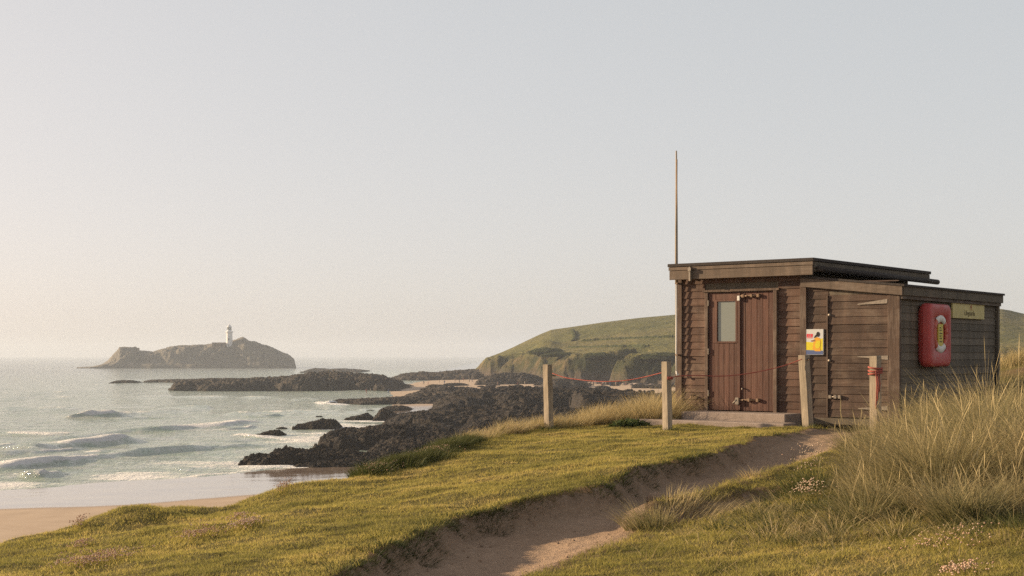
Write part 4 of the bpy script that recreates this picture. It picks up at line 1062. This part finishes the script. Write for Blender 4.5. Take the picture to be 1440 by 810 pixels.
# ------------------------------------------------------------------ rocks
def rock(label, x0, x1, yb, yt, depth, seed, mt='rock', prof=None, zb=0.0, jag=1.0, group='dark rocks along the shore', name='rock_outcrop', nx=None, yoff=0.0):
    """outcrop between photo columns x0..x1; its front foot at row yb, its top at row yt; depth in metres; prof = [(u 0..1, height 0..1)]"""
    Yf = Y_flat(yb, zb) + yoff; xa, xb = X_at(x0, Yf), X_at(x1, Yf); W = xb - xa
    H = Z_at(yt, Yf + depth * .35) - zb
    H = max(H, .25)
    nx = nx or int(np.clip((x1 - x0) * 1.6, 60, 340)); ny = int(np.clip(nx * depth / W, 40, 170))
    U, Vv = np.meshgrid(np.linspace(-.06, 1.06, nx), np.linspace(-.06, 1.06, ny))
    x = xa + U * W; y = Yf + Vv * depth
    s = max(W, depth) / 5.0; s = min(max(s, 1.2), 14)
    k = 1 / s
    wob = .12 * fbm(x * k, y * k, 3, seed); wob2 = .16 * fbm(x * k + 7, y * k + 3, 3, seed + 1)
    uu, vv = np.clip(U + wob * .5, 0, 1), np.clip(Vv + wob2, 0, 1)
    pr = np.interp(uu, *zip(*prof)) if prof else np.clip(1 - np.abs(2 * uu - 1)**2.6, 0, 1)
    ev = np.clip(1 - np.abs(2 * (vv**.75) - 1)**3.0, 0, 1)
    edge = sstep(0, .05, uu) * sstep(1, .95, uu)
    ca, sa_ = math.cos(.35), math.sin(.35); xr, yr = x * ca + y * sa_, -x * sa_ + y * ca
    rd = .6 * ridged(xr * k * .5, yr * k * 1.7, 5, seed + 5) + .4 * ridged(x * k * 1.1, y * k * 1.5, 4, seed + 6)
    cr = np.abs(noise(x * k * 2.1 + .7 * y * k, y * k * 1.3, seed + 9)); crack = 1 - .55 * np.exp(-(cr / .07)**2)
    h = H * pr**.8 * ev**.55 * edge * (.50 + .62 * rd * jag + (1 - jag) * .3) * crack
    st_ = H / 7.0 + .08                               # bedding steps
    tilt = (x - xa) * .10 + .15 * noise(x * k, y * k, seed + 3) * s * .3
    q = (h + tilt) / st_; h = .35 * h + .65 * ((np.floor(q) + sstep(.45, 1, q - np.floor(q))) * st_ - tilt)
    h = h + H * ev**.5 * edge * (.14 * (ridged(xr * k * 2.6, yr * k * 6, 4, seed + 8) - .5) + .05 * fbm(x * k * 14, y * k * 14, 2, seed + 12))
    h = np.where(ev * edge * pr < .02, -.8, h)
    V = np.stack([x - (xa + xb) / 2, y - Yf, h - .25], -1)
    o = link(name, np_mesh(name, V.reshape(-1, 3), grid_faces(*U.shape), 4), M[mt], smooth=False)
    o.location = ((xa + xb) / 2, Yf, zb)
    return tag(o, label, 'rock', group)
rock('flat black rock tongue nearest the wet sand', 328, 530, 655, 626, 12, 1, prof=[(0, .0), (.03, .45), (.1, .55), (.2, .5), (.26, .95), (.4, 1), (.6, .8), (.8, .8), (1, .4)])
rock('low weedy rock in front of the black rock tongue', 402, 560, 658, 636, 10, 2, prof=[(0, 0), (.1, .35), (.3, .5), (.6, .8), (1, .9)])
rock('small flat stone lying at the edge of the wet sand', 436, 447, 656.5, 653, 1.2, 3)
rock('broad black rock mass whose left end drops straight into the water', 432, 640, 634, 596, 30, 4, prof=[(0, 0), (.03, .4), (.1, .7), (.3, .85), (.55, 1), (.8, .95), (1, .8)])
rock('rock mass meeting the foot of the green verge', 500, 700, 650, 607, 26, 5, prof=[(0, .2), (.2, .6), (.5, .9), (.8, 1), (1, .8)])
rock('dark humped islet nearest the breaking waves', 336, 400, 614, 602.5, 7, 6, prof=[(0, 0), (.15, .2), (.4, .4), (.6, .95), (.8, 1), (1, 0)])
rock('long low black islet left of the main rocks', 409, 476, 604, 586.5, 10, 7, prof=[(0, 0), (.06, .4), (.3, .6), (.6, 1), (.85, .9), (1, 0)])
rock('tiny half awash rock between the two islets', 385, 404, 603, 598.5, 3, 8)
rock('tiny awash rock beyond the islets', 441, 454, 586.5, 583, 3, 9)
rock('pointed dark boulder rising from the water', 482, 524, 591, 578, 7, 10, prof=[(0, .2), (.25, .45), (.5, .6), (.75, 1), (1, .3)])
rock('brown wedge shaped boulder beside the pointed boulder', 522, 562, 592, 573, 8, 11, 'rock_far', prof=[(0, .1), (.3, 1), (.6, .9), (1, .3)])
rock('flat topped brown rock behind the wedge boulder', 530, 580, 578, 569, 14, 12, 'rock_far')
rock('small awash rock in the channel', 511, 528, 578, 575, 4, 13)
rock('rugged dark rock shelf filling the middle of the shore', 545, 790, 612, 568, 60, 14, prof=[(0, .2), (.1, .6), (.35, .8), (.6, .95), (.8, 1), (1, .9)])
rock('dark rock shelf running up to the foot of the dune', 650, 980, 620, 572, 50, 15, prof=[(0, .4), (.2, .8), (.5, 1), (1, 1)], zb=1.0)
rock('large square black block standing highest on the shore', 738, 850, 578, 545, 55, 16, prof=[(0, .2), (.06, .9), (.3, 1), (.6, .95), (.9, .85), (1, .6)], zb=1.0)
rock('rounded dark rock left of the large square block', 692, 768, 578, 546, 40, 17, prof=[(0, .1), (.3, .75), (.6, 1), (1, .6)], zb=1.0)
rock('long dark rock bench behind the fence posts', 815, 1010, 590, 544.5, 70, 18, prof=[(0, .9), (.3, .9), (.6, .8), (1, .9)], zb=1.5)
rock('low brown reef with white water at its left end', 455, 640, 569, 556.5, 30, 19, 'rock_far', prof=[(0, .1), (.05, .5), (.3, .7), (.5, 1), (.8, .9), (1, .6)])
rock('brown rock bank between the cove sand and the reef', 556, 700, 566, 543, 70, 20, 'rock_far', prof=[(0, .2), (.2, .75), (.45, 1), (.7, .95), (1, .5)])
rock('low brown rock bench at the back of the bank', 620, 745, 562, 551, 50, 30, 'rock_far', zb=1.0)
rock('longest dark reef lying across the water before the island', 228, 566, 550, 519.5, 75, 21, 'rock_far', jag=.7, prof=[(0, 0), (.02, .45), (.12, .48), (.3, .55), (.45, .7), (.55, .86), (.65, 1), (.72, 1), (.8, .8), (.85, .85), (1, .1)])
rock('thin low reef behind the longest reef', 195, 345, 538, 530, 40, 22, 'rock_far', jag=.7, prof=[(0, .0), (.05, .5), (.4, .7), (.7, .95), (1, .9)])
rock('small isolated reef at the left of the thin reef', 149, 190, 539, 533.5, 20, 23, 'rock_far')
rock('far rocky point joining the headland', 540, 690, 535, 517.5, 110, 24, 'rock_far', jag=.75, prof=[(0, .1), (.15, .5), (.3, .75), (.4, .6), (.6, .8), (.8, 1), (1, .9)])
rock('low far rocks off the right end of the island', 420, 505, 524, 516, 100, 25, 'rock_far', jag=.6, prof=[(0, .2), (.15, .9), (.35, .6), (.6, .8), (1, .3)])
rock('brown rocks at the foot of the headland cliff', 665, 775, 541, 523, 40, 26, 'rock_far', zb=1.0)
rock('second line of rocks below the headland cliff', 760, 830, 545, 531, 25, 27, 'rock_far', zb=1.5)
rock('rough dark rock directly left of the tallest post', 640, 760, 632, 590, 26, 28, prof=[(0, .5), (.3, .9), (.7, 1), (1, .9)], zb=.5)
rock('dark rock bank hidden partly by the straw grass', 770, 960, 628, 577, 30, 29, prof=[(0, .8), (.4, 1), (1, 1)], zb=1.0)
rock('wide dark rock field running back towards the headland', 600, 905, 575, 542.5, 80, 31, prof=[(0, .1), (.12, .7), (.4, 1), (.75, .95), (1, .7)], zb=.8)
rock('wet dark rock floor stretching behind the first rock mass', 470, 760, 626, 596, 55, 32, prof=[(0, .1), (.1, .6), (.4, .9), (.8, 1), (1, .9)])
rock('low dark ledges between the middle shelf and the wedge boulder', 530, 700, 598, 574, 45, 33, prof=[(0, .1), (.15, .6), (.5, .9), (1, 1)])
# spray on the reef end
b = bmesh.new(); bmesh.ops.create_icosphere(b, subdivisions=4, radius=1)
P = np.array([v.co[:] for v in b.verts]); nz = fbm(P[:, 0] * 2.5 + 3 * P[:, 2], P[:, 1] * 2.5 - 2 * P[:, 2], 5, 71)
for v, k in zip(b.verts, nz): v.co = v.co * (1 + .8 * k); v.co.x *= 2.0; v.co.y *= 1.0; v.co.z = max(v.co.z * 1.0 - .1 * abs(v.co.x), -.4)
me = bpy.data.meshes.new('breaking_wave'); b.to_mesh(me); b.free()
o = link('breaking_wave', me, M['splash'], smooth=True); o.location = (X_at(470, Y_flat(567)), Y_flat(568.5), 0); tag(o, 'white spray breaking against the left end of the low brown reef', 'wave')

# ------------------------------------------------------------------ island and lighthouse
YI = 1400.0
prof = [(112, 517), (130, 516), (143, 513), (152, 508), (160, 499), (166, 493), (168, 489.5), (192, 489.5), (193, 494), (215, 496), (225, 493), (240, 488.5), (262, 486.5), (290, 486), (300, 484), (318, 483), (330, 480), (337, 476.5), (342, 475.5), (350, 480), (360, 482), (370, 486), (380, 488.5), (383, 490), (395, 496), (408, 501), (414, 507), (417, 519), (424, 523)]
pxs = np.linspace(108, 428, 400); tp = np.interp(pxs, *zip(*prof))
Hh = np.maximum(Z_at(tp, YI + 45), -1)
nyI = 70; vI = np.linspace(0, 1, nyI)
PXI, VI = np.meshgrid(pxs, vI)
XI = (PXI - CX) / F * (YI + 20); YY = YI + VI * 110 + 6 * fbm(XI * .03, VI * 3, 3, 81); XI = (PXI - CX) / F * YY
HI = np.tile(Hh, (nyI, 1))
low = 4.0 * sstep(.0, .04, VI)
rise = np.clip(sstep(.02, .28, VI + .06 * fbm(XI * .05, VI * 4, 3, 83)), 0, 1) * sstep(1.0, .6, VI)
ZI = np.minimum(low, HI) + np.maximum(HI - low, 0) * rise
ZI = ZI + (1.3 * ridged(XI * .06, YY * .1, 4, 85) - .9) * sstep(0, 6, ZI) * sstep(.5, .2, VI) + .4 * fbm(XI * .1, YY * .1, 3, 86) * sstep(1, 5, ZI)
ZI = ZI + 3.4 * (ridged(XI * .05, YY * .06, 5, 88) - .5) * sstep(2, 9, ZI)
ZI = np.where((VI < .005) | (VI > .995) | (HI <= -.9), -2, ZI)
tag(link('island', np_mesh('island', np.stack([XI, YY, ZI], -1).reshape(-1, 3), grid_faces(*XI.shape), 4), M['rock_island'], smooth=True), 'rocky hummocked island out at sea carrying the lighthouse', kind='structure')
# white octagonal lighthouse
yL = YI + 28
lx_, lzb = X_at(322.5, yL), Z_at(492, yL); Hl = Z_at(456, yL) - lzb; s = Hl / 26.0
L = empty('lighthouse', (lx_, yL, lzb), 0, 'white octagonal lighthouse standing on the island', 'lighthouse')
def lathe(prof_, seg=8):
    mb = MB(); b = bmesh.new(); rg_ = [[b.verts.new((r * math.cos(6.2832 * (k + .5) / seg), r * math.sin(6.2832 * (k + .5) / seg), z)) for k in range(seg)] for r, z in prof_]
    for q, w in zip(rg_[:-1], rg_[1:]):
        for k in range(seg): b.faces.new((q[k], q[(k + 1) % seg], w[(k + 1) % seg], w[k]))
    b.faces.new(rg_[0][::-1]); b.faces.new(rg_[-1]); bmesh.ops.recalc_face_normals(b, faces=b.faces); return mb._merge(b, .5, 0)
q = lambda pr: [(r * s, z * s) for r, z in pr]
tw = lathe(q([(3.9, -3), (3.7, 0), (3.05, 16.5), (3.1, 17.2)])).build('tower', M['lh_white'], L)
for z in (4, 10): MB().box((-.5 * s, -3.75 * s, z * s), (.5 * s, -3.0 * s, (z + 1.8) * s)).build('window', M['lh_grey'], tw)
lathe(q([(3.1, 17.2), (3.9, 17.7), (3.9, 18.5), (3.7, 18.9)])).build('gallery', M['lh_white'], L)
lathe(q([(2.3, 18.9), (2.3, 20.3)]), 16).build('murette', M['lh_white'], L)
lan = lathe(q([(2.1, 20.3), (2.1, 23)]), 16).build('lantern', M['lh_grey'], L)
mb = MB()
for k in range(8):
    a = k * math.pi / 4; mb.tube([(2.15 * s * math.cos(a), 2.15 * s * math.sin(a), 20.3 * s), (2.15 * s * math.cos(a), 2.15 * s * math.sin(a), 23 * s)], .14 * s, 5)
mb.build('glazing_bar', M['lh_white'], lan)
lathe(q([(2.5, 23), (2.2, 23.9), (1.2, 25.0), (.5, 25.4), (.5, 26), (.05, 26.2)]), 16).build('dome', M['lh_white'], L)
def ruin(label, x0, x1, yb, yt, dy):
    Y = YI + dy; w = (x1 - x0) / F * Y; o = empty('stone_ruin', (X_at((x0 + x1) / 2, Y), Y, Z_at(yb, Y) - 3), 0, label, 'ruin')
    h = Z_at(yt, Y) - o.location.z
    mb = MB(); mb.box((-w / 2, 0, 0), (w / 2, 1.0, h - .8)); mb.box((-w / 2, 9, 0), (w / 2, 10, h)); mb.box((-w / 2 + .01, 1.0, 0), (-w / 2 + 1, 9, h)); mb.box((w / 2 - 1, 1.0, 0), (w / 2 - .01, 9, h - .4)); mb.build('wall', M['stonework'], o)
    for k in range(3): MB().box((-w / 2 + w * (k + .7) / 4, -.03, h - 3.4), (-w / 2 + w * (k + .7) / 4 + 1.4, .2, h - 1.8)).build('window', M['dark'], o)
ruin('roofless stone keepers buildings just left of the lighthouse', 298, 316.5, 489, 481.5, 24)
ruin('square ruined block on the left knoll of the island', 169, 192.5, 496, 489, 34)

# ------------------------------------------------------------------ headland
CLF = [(668, 528, 780.), (690, 536, 720.), (722, 538, 690.), (760, 541, 640.), (800, 543, 615.), (850, 545, 580.), (905, 548, 545.), (950, 550, 520.), (1040, 552, 490.), (1200, 556, 440.), (1440, 562, 390.), (1800, 570, 330.), (2600, 590, 250.)]
pxh = np.concatenate([np.linspace(655, 960, 620), np.linspace(961, 1500, 200), np.linspace(1510, 2600, 60)])
Yc = np.interp(pxh, [c[0] for c in CLF], [c[2] for c in CLF])
def sky_row(px): return np.interp(px, [655, 668, 680, 690, 720, 745, 760, 775, 800, 850, 900, 950, 1100, 1300, 1410, 1440, 1800, 2600], [532, 520, 507, 502, 489, 477, 470, 464, 460.5, 453.5, 447.5, 443, 440, 432, 436, 443, 450, 470])
def clt_row(px): return np.interp(px, [655, 668, 684, 720, 790, 870, 950, 1440, 2600], [533, 521, 504, 499, 499.5, 498, 499, 492, 480])
YR = np.interp(pxh, [655, 690, 760, 850, 1440, 2600], [815., 840., 860., 880., 760., 600.])
nv = 150
Vh = np.concatenate([np.linspace(0, .3, 75), np.linspace(.304, 1, 45), np.linspace(1.03, 1.9, 30)])
PXH, VH = np.meshgrid(pxh, Vh)
YCc = np.tile(Yc, (len(Vh), 1)); YRr = np.tile(YR, (len(Vh), 1))
YH = YCc + (YRr - YCc) * VH; XH = (PXH - CX) / F * YH
zc = Z_at(clt_row(pxh), Yc + 30); zr = Z_at(sky_row(pxh), YR); zr = np.maximum(zr, zc + .1)
dist = (YH - YCc)
# gullies bite into the cliff edge
bite = 11 * fbm(XH * .05 + YH * .03, YH * .03, 4, 91) + 7 * fbm(XH * .16, YH * .09, 4, 92)
SL = PXH + 1.1 * (34 - np.minimum(dist, 60)) + 8 * fbm(XH * .06, YH * .06, 3, 97)
def gul(px, w, dpt): return dpt * 1.5 * np.exp(-np.abs((SL - px) / w)**4)
bite = bite - gul(868, 24, 26) - gul(718, 13, 13) + gul(700, 7, 6) + gul(815, 22, 10) + gul(905, 16, 14) - gul(945, 10, 8) + gul(740, 14, 7)
dc = dist + bite * 1.0
cl = sstep(2, 30, dc) * .72 + sstep(22, 42, dc) * .28
foot = 1.6
up = sstep(0.05, 1, VH)**.85
ZH = foot + (zc - foot) * cl + (zr - zc) * np.where(VH <= 1, up, 1) * sstep(10, 40, dc)
ZH = np.where(VH > 1, ZH - (VH - 1)**2 * 14, ZH)
ZH = ZH + 1.1 * fbm(XH * .03, YH * .03, 4, 93) * sstep(0, .2, VH) * sstep(1.0, .75, VH) + (2.8 * ridged(XH * .07, YH * .09, 5, 94) - 2.0) * cl * (1 - sstep(36, 60, dc))
ZH = ZH + 2.6 * np.exp(-((PXH - 767) / 17)**2 - ((VH - .36) / .07)**2)
ZH = np.where(dist < 1.5, -1, ZH)
cliffm = sstep(0, 8, dc) * sstep(46, 30, dc); rocky = sstep(9, 2, ZH + 3 * fbm(XH * .08, YH * .08, 3, 95)) * sstep(40, 20, dc)
tag(link('headland', np_mesh('headland', np.stack([XH, YH, ZH], -1).reshape(-1, 3), grid_faces(*XH.shape), 4, {'cliff': cliffm, 'rocky': rocky}), M['headland'], smooth=True), 'green headland with fields above its broken cliff', kind='structure')
from mathutils.bvhtree import BVHTree
HEAD = bpy.data.objects['headland']
hb = BVHTree.FromPolygons([v.co[:] for v in HEAD.data.vertices], [tuple(p.vertices) for p in HEAD.data.polygons])
def head_z(x, y):
    h = hb.ray_cast(Vector((x, y, 200)), Vector((0, 0, -1)))
    return h[0].z if h[0] is not None else 2.0
def head_hit(px, py):
    d = Vector(((px - CX) / F, 1, -(py - HOR) / F)).normalized(); h = hb.ray_cast(Vector((0, 0, EYE)), d)
    return h[0]
def hedge(label, pts, hh=1.6, ww=1.4):
    V, N = [], 0; P = []
    for (a, b), (c, d) in zip(pts[:-1], pts[1:]):
        for k in range(24): P.append((a + (c - a) * k / 24, b + (d - b) * k / 24))
    Q = [q for q in (head_hit(*p) for p in P) if q is not None]
    if len(Q) < 4: return
    mb = bmesh.new(); rings = []
    for i, q in enumerate(Q):
        t_ = (Q[min(i + 1, len(Q) - 1)] - Q[max(i - 1, 0)]); t_.z = 0
        if t_.length < 1e-4: continue
        t_.normalize(); n_ = Vector((-t_.y, t_.x, 0)); r = hh * random.uniform(.6, 1.15); w = ww * random.uniform(.8, 1.2)
        rings.append([mb.verts.new(Vector((q.x, q.y, head_z(q.x + n_.x * o_ * w, q.y + n_.y * o_ * w))) + n_ * o_ * w + Vector((0, 0, z))) for o_, z in ((-1, -.6), (-.75, r * .7), (0, r), (.75, r * .7), (1, -.6))])
    for a, b in zip(rings[:-1], rings[1:]):
        for k in range(4): mb.faces.new((a[k], a[k + 1], b[k + 1], b[k]))
    me = bpy.data.meshes.new('hedge'); mb.to_mesh(me); mb.free()
    tag(link('hedge', me, M['gorse']), label, 'hedge', 'field hedges on the headland')
hedge('upper thin dark hedge line crossing the headland field', [(818, 480), (860, 477.5), (900, 476), (948, 474)], 1.0, 1.0)
hedge('lower dark hedge line across the headland field', [(800, 489), (850, 488), (915, 487)], .9, .9)
hedge('short ragged hedge climbing the headland slope', [(806, 480), (809, 473), (805, 466)], 1.2, 1.4)
def thicket(label, px, py, rx, ry, rz, seed):
    q = head_hit(px, py); b = bmesh.new(); bmesh.ops.create_icosphere(b, subdivisions=4, radius=1)
    P = np.array([v.co[:] for v in b.verts]); nz = fbm(P[:, 0] * 2.2 + 3 * P[:, 2], P[:, 1] * 2.2 - 2 * P[:, 2], 5, seed)
    for v, k in zip(b.verts, nz): v.co = v.co * (1 + .45 * k); v.co.x *= rx; v.co.y *= ry; v.co.z = max(v.co.z * rz, -rz * .4)
    me = bpy.data.meshes.new('gorse_thicket'); b.to_mesh(me); b.free()
    o = link('gorse_thicket', me, M['gorse'], smooth=False); o.location = q; tag(o, label, 'gorse', 'gorse thickets on the headland')
thicket('rounded dark gorse thicket above the headland cliff', 767, 496, 8, 6, 2.4, 5)
thicket('low gorse thicket on the cliff edge below the field', 790, 500, 9, 5, 1.6, 6)
thicket('gorse thicket at the head of the dark gully', 845, 501, 8, 5, 1.6, 7)
thicket('gorse thicket on the right shoulder of the cliff', 930, 503, 8, 5, 1.8, 8)

# ------------------------------------------------------------------ distant figures on the cove sand
def person_mesh():
    b = bmesh.new(); vs = []
    rad = []
    def v(p, r): vs.append(b.verts.new(p)); rad.append(r); return vs[-1]
    pel = v((0, 0, .95), .15); che = v((0, 0, 1.32), .17); nek = v((0, 0, 1.5), .06); hd = v((0, 0, 1.66), .11)
    b.edges.new((pel, che)); b.edges.new((che, nek)); b.edges.new((nek, hd))
    for s_ in (-1, 1):
        h = v((s_ * .1, 0, .85), .10); k_ = v((s_ * .12, .02 * s_, .47), .07); f = v((s_ * .13, -.04 * s_, .06), .05)
        b.edges.new((pel, h)); b.edges.new((h, k_)); b.edges.new((k_, f))
        sh = v((s_ * .2, 0, 1.4), .065); el = v((s_ * .27, .03, 1.12), .05); ha = v((s_ * .26, -.06, .86), .04)
        b.edges.new((che, sh)); b.edges.new((sh, el)); b.edges.new((el, ha))
    me = bpy.data.meshes.new('person'); b.to_mesh(me); b.free()
    o = bpy.data.objects.new('tmp', me); COL.objects.link(o)
    o.modifiers.new('s', 'SKIN'); 
    for d, r in zip(me.skin_vertices[0].data, rad): d.radius = (r, r)
    me.skin_vertices[0].data[0].use_root = True
    o.modifiers.new('u', 'SUBSURF').levels = 1
    dg = bpy.context.evaluated_depsgraph_get(); dg.update()
    m2 = bpy.data.meshes.new_from_object(o.evaluated_get(dg)); bpy.data.objects.remove(o); return m2
pm = []
for i, c in enumerate([(.05, .05, .07), (.22, .07, .06), (.30, .26, .22), (.08, .12, .22), (.3, .2, .15)]):
    q = person_mesh() if i == 0 else pm[0].copy(); q.name = 'person'; q.materials.clear(); q.materials.append(mat('figure_clothes', c, .8)); pm.append(q)
spots = [(596, 537), (602, 538), (618, 536), (625, 537), (640, 535), (646, 536), (652, 534), (660, 536), (664, 535), (672, 538), (679, 537), (515, 547), (521, 546), (546, 548), (700, 541), (712, 540), (728, 542), (738, 541), (820, 544), (828, 545), (835, 544), (846, 545), (852, 544), (858, 545), (866, 545), (872, 544), (880, 545), (890, 545)]
for i, (px, py) in enumerate(spots):
    Y = Y_flat(py, 1.4); x = X_at(px, Y); z = max(float(beach_z(np.array([x]), np.array([Y]))[0][0]), -.4)
    hz_ = hb.ray_cast(Vector((x, Y, 60)), Vector((0, 0, -1)))[0]
    if hz_ is not None and hz_.z > 4: Y -= 40; x = X_at(px, Y); z = float(beach_z(np.array([x]), np.array([Y]))[0][0])
    o = bpy.data.objects.new('person', pm[i % 5]); COL.objects.link(o); o.location = (x, Y, z); o.rotation_euler = (0, 0, random.uniform(0, 6.28))
    tag(o, 'tiny distant beachgoer on the far cove sand below the headland', 'person', 'beachgoers on the far cove')
# pale boulders at the back of the cove
bm_ = []
for i in range(3):
    b = bmesh.new(); bmesh.ops.create_icosphere(b, subdivisions=2, radius=1)
    for v in b.verts: v.co *= random.uniform(.75, 1.15); v.co.z *= .7
    me = bpy.data.meshes.new('boulder'); b.to_mesh(me); b.free(); me.materials.append(M['concrete'] if i else M['rock_far']); bm_.append(me)
for i in range(46):
    px = random.uniform(770, 935) if i % 3 else random.uniform(655, 740); c = np.interp(px, [c[0] for c in CLF], [c[2] for c in CLF]); Y = c - random.uniform(2, 14)
    o = bpy.data.objects.new('boulder', bm_[i % 3]); COL.objects.link(o); sc_ = random.uniform(.5, 1.5); o.scale = (sc_ * 1.4, sc_, sc_); o.rotation_euler = (0, 0, random.uniform(0, 6)); x = X_at(px, Y)
    o.location = (x, Y, float(beach_z(np.array([x]), np.array([Y]))[0][0]) + .2); tag(o, 'small pale boulder at the back of the cove below the cliff', 'boulder', 'boulders at the back of the cove')

dk = []
for i in range(4):
    b = bmesh.new(); bmesh.ops.create_icosphere(b, subdivisions=4, radius=1)
    P = np.array([v.co[:] for v in b.verts]); nz = ridged(P[:, 0] * 1.6 + 2 * P[:, 2] + 9 * i, P[:, 1] * 1.6 - 1.5 * P[:, 2], 5, 200 + i) - .5
    for v, k in zip(b.verts, nz): v.co = v.co * (1 + .8 * k); v.co.z *= .55
    me = bpy.data.meshes.new('shore_boulder'); b.to_mesh(me); b.free(); me.materials.append(M['rock_far'] if i % 2 else M['rock']); dk.append(me)
for i in range(60):
    px, py = (RS.uniform(700, 975), RS.uniform(540, 549)) if i % 3 else (RS.uniform(600, 700), RS.uniform(536, 549))
    Y = Y_flat(py, 1.6); x = X_at(px, Y); hh_ = hb.ray_cast(Vector((x, Y, 60)), Vector((0, 0, -1)))[0]
    if hh_ is not None and hh_.z > 5: continue
    o = bpy.data.objects.new('shore_boulder', dk[i % 4]); COL.objects.link(o); q = RS.uniform(.6, 2.0); o.scale = (q * RS.uniform(1.2, 2.6), q * 1.3, q); o.rotation_euler = (0, 0, RS.uniform(-.5, .5))
    o.location = (x, Y, float(beach_z(np.array([x]), np.array([Y]))[0][0]) + .1); tag(o, 'dark weedy boulder strewn on the far cove sand', 'boulder', 'dark boulders strewn on the cove sand')

# ------------------------------------------------------------------ haze
HZ = 62.0
hbm = bmesh.new(); bmesh.ops.create_cube(hbm, size=1.0)
for v in hbm.verts: v.co = Vector((v.co.x * 15000, 3000 + v.co.y * 8400, (-4 if v.co.z < 0 else HZ)))
me = bpy.data.meshes.new('haze'); hbm.to_mesh(me); hbm.free()
hm = bpy.data.materials.new('haze'); hm.use_nodes = True; nt = hm.node_tree
for n in list(nt.nodes):
    if n.type == 'BSDF_PRINCIPLED': nt.nodes.remove(n)
pv = nt.nodes.new('ShaderNodeVolumePrincipled'); pv.inputs['Color'].default_value = (.70, .77, .89, 1); pv.inputs['Density'].default_value = .00018; pv.inputs['Anisotropy'].default_value = .15
nt.links.new(pv.outputs[0], nt.nodes['Material Output'].inputs['Volume'])
tag(link('haze', me, hm), 'pale sea haze softening the far shore and island', 'haze', kind='stuff')

# ------------------------------------------------------------------ light, sky, camera
w = bpy.data.worlds.new('World'); SC.world = w; w.use_nodes = True
n, l = w.node_tree.nodes, w.node_tree.links
s = n.new('ShaderNodeTexSky'); s.sky_type = 'NISHITA'; s.sun_disc = False; s.sun_elevation = R(SUN_EL); s.sun_rotation = R(SUN_AZ)
s.air_density = .6; s.dust_density = 2.0; s.ozone_density = 1.0; s.altitude = 0
EXPO = .74; EX = 2**EXPO
gm = n.new('ShaderNodeGamma'); gm.inputs[1].default_value = .5; l.new(s.outputs[0], gm.inputs[0])   # the sea haze evens the sky out
tn = n.new('ShaderNodeMix'); tn.data_type = 'RGBA'; tn.blend_type = 'MULTIPLY'; tn.inputs[0].default_value = 1.0
l.new(gm.outputs[0], tn.inputs[6]); tn.inputs[7].default_value = (3.16 * .74 / EX, 3.16 * .58 / EX, 3.16 * .52 / EX, 1)
ad = n.new('ShaderNodeMix'); ad.data_type = 'RGBA'; ad.blend_type = 'ADD'; ad.inputs[0].default_value = 1.0
tcw = n.new('ShaderNodeTexCoord'); sxw = n.new('ShaderNodeSeparateXYZ'); l.new(tcw.outputs['Generated'], sxw.inputs[0])
mrw = n.new('ShaderNodeMapRange'); mrw.interpolation_type = 'SMOOTHSTEP'; l.new(sxw.outputs['Z'], mrw.inputs['Value'])      # the milky haze thins out towards the zenith
for k_, v_ in (('From Min', .26), ('From Max', .75), ('To Min', 1.0), ('To Max', .3)): mrw.inputs[k_].default_value = v_
hzc = n.new('ShaderNodeVectorMath'); hzc.operation = 'SCALE'; hzc.inputs[0].default_value = (3.35 / EX, 3.7 / EX, 3.62 / EX); l.new(mrw.outputs[0], hzc.inputs['Scale'])
l.new(tn.outputs[2], ad.inputs[6]); l.new(hzc.outputs[0], ad.inputs[7])
l.new(ad.outputs[2], n['Background'].inputs[0]); n['Background'].inputs[1].default_value = .1
sd_ = bpy.data.lights.new('sun', 'SUN'); sd_.energy = 5.0; sd_.angle = R(.6); sd_.color = (1.0, .77, .50)
so = bpy.data.objects.new('sun', sd_); COL.objects.link(so)
sv = Vector((math.sin(R(SUN_AZ)) * math.cos(R(SUN_EL)), math.cos(R(SUN_AZ)) * math.cos(R(SUN_EL)), math.sin(R(SUN_EL))))
so.rotation_euler = (-sv).to_track_quat('-Z', 'Y').to_euler()
so.location = (-20, 0, 40)
cd = bpy.data.cameras.new('camera'); cd.lens = 50; cd.sensor_width = 36; cd.shift_y = (HOR - 405) / 1440; cd.clip_start = .1; cd.clip_end = 40000
co = bpy.data.objects.new('camera', cd); COL.objects.link(co); co.location = (0, 0, EYE); co.rotation_euler = (math.pi / 2, 0, 0); SC.camera = co
vs_ = SC.view_settings; vs_.view_transform = 'Standard'; vs_.look = 'None'; vs_.exposure = EXPO; vs_.gamma = 1; vs_.use_curve_mapping = False
SC.render.resolution_x, SC.render.resolution_y = 1024, 576
cy = SC.cycles; cy.use_denoising = False; cy.sample_clamp_indirect = 4.0; cy.volume_bounces = 1; cy.max_bounces = 6; cy.transparent_max_bounces = 8
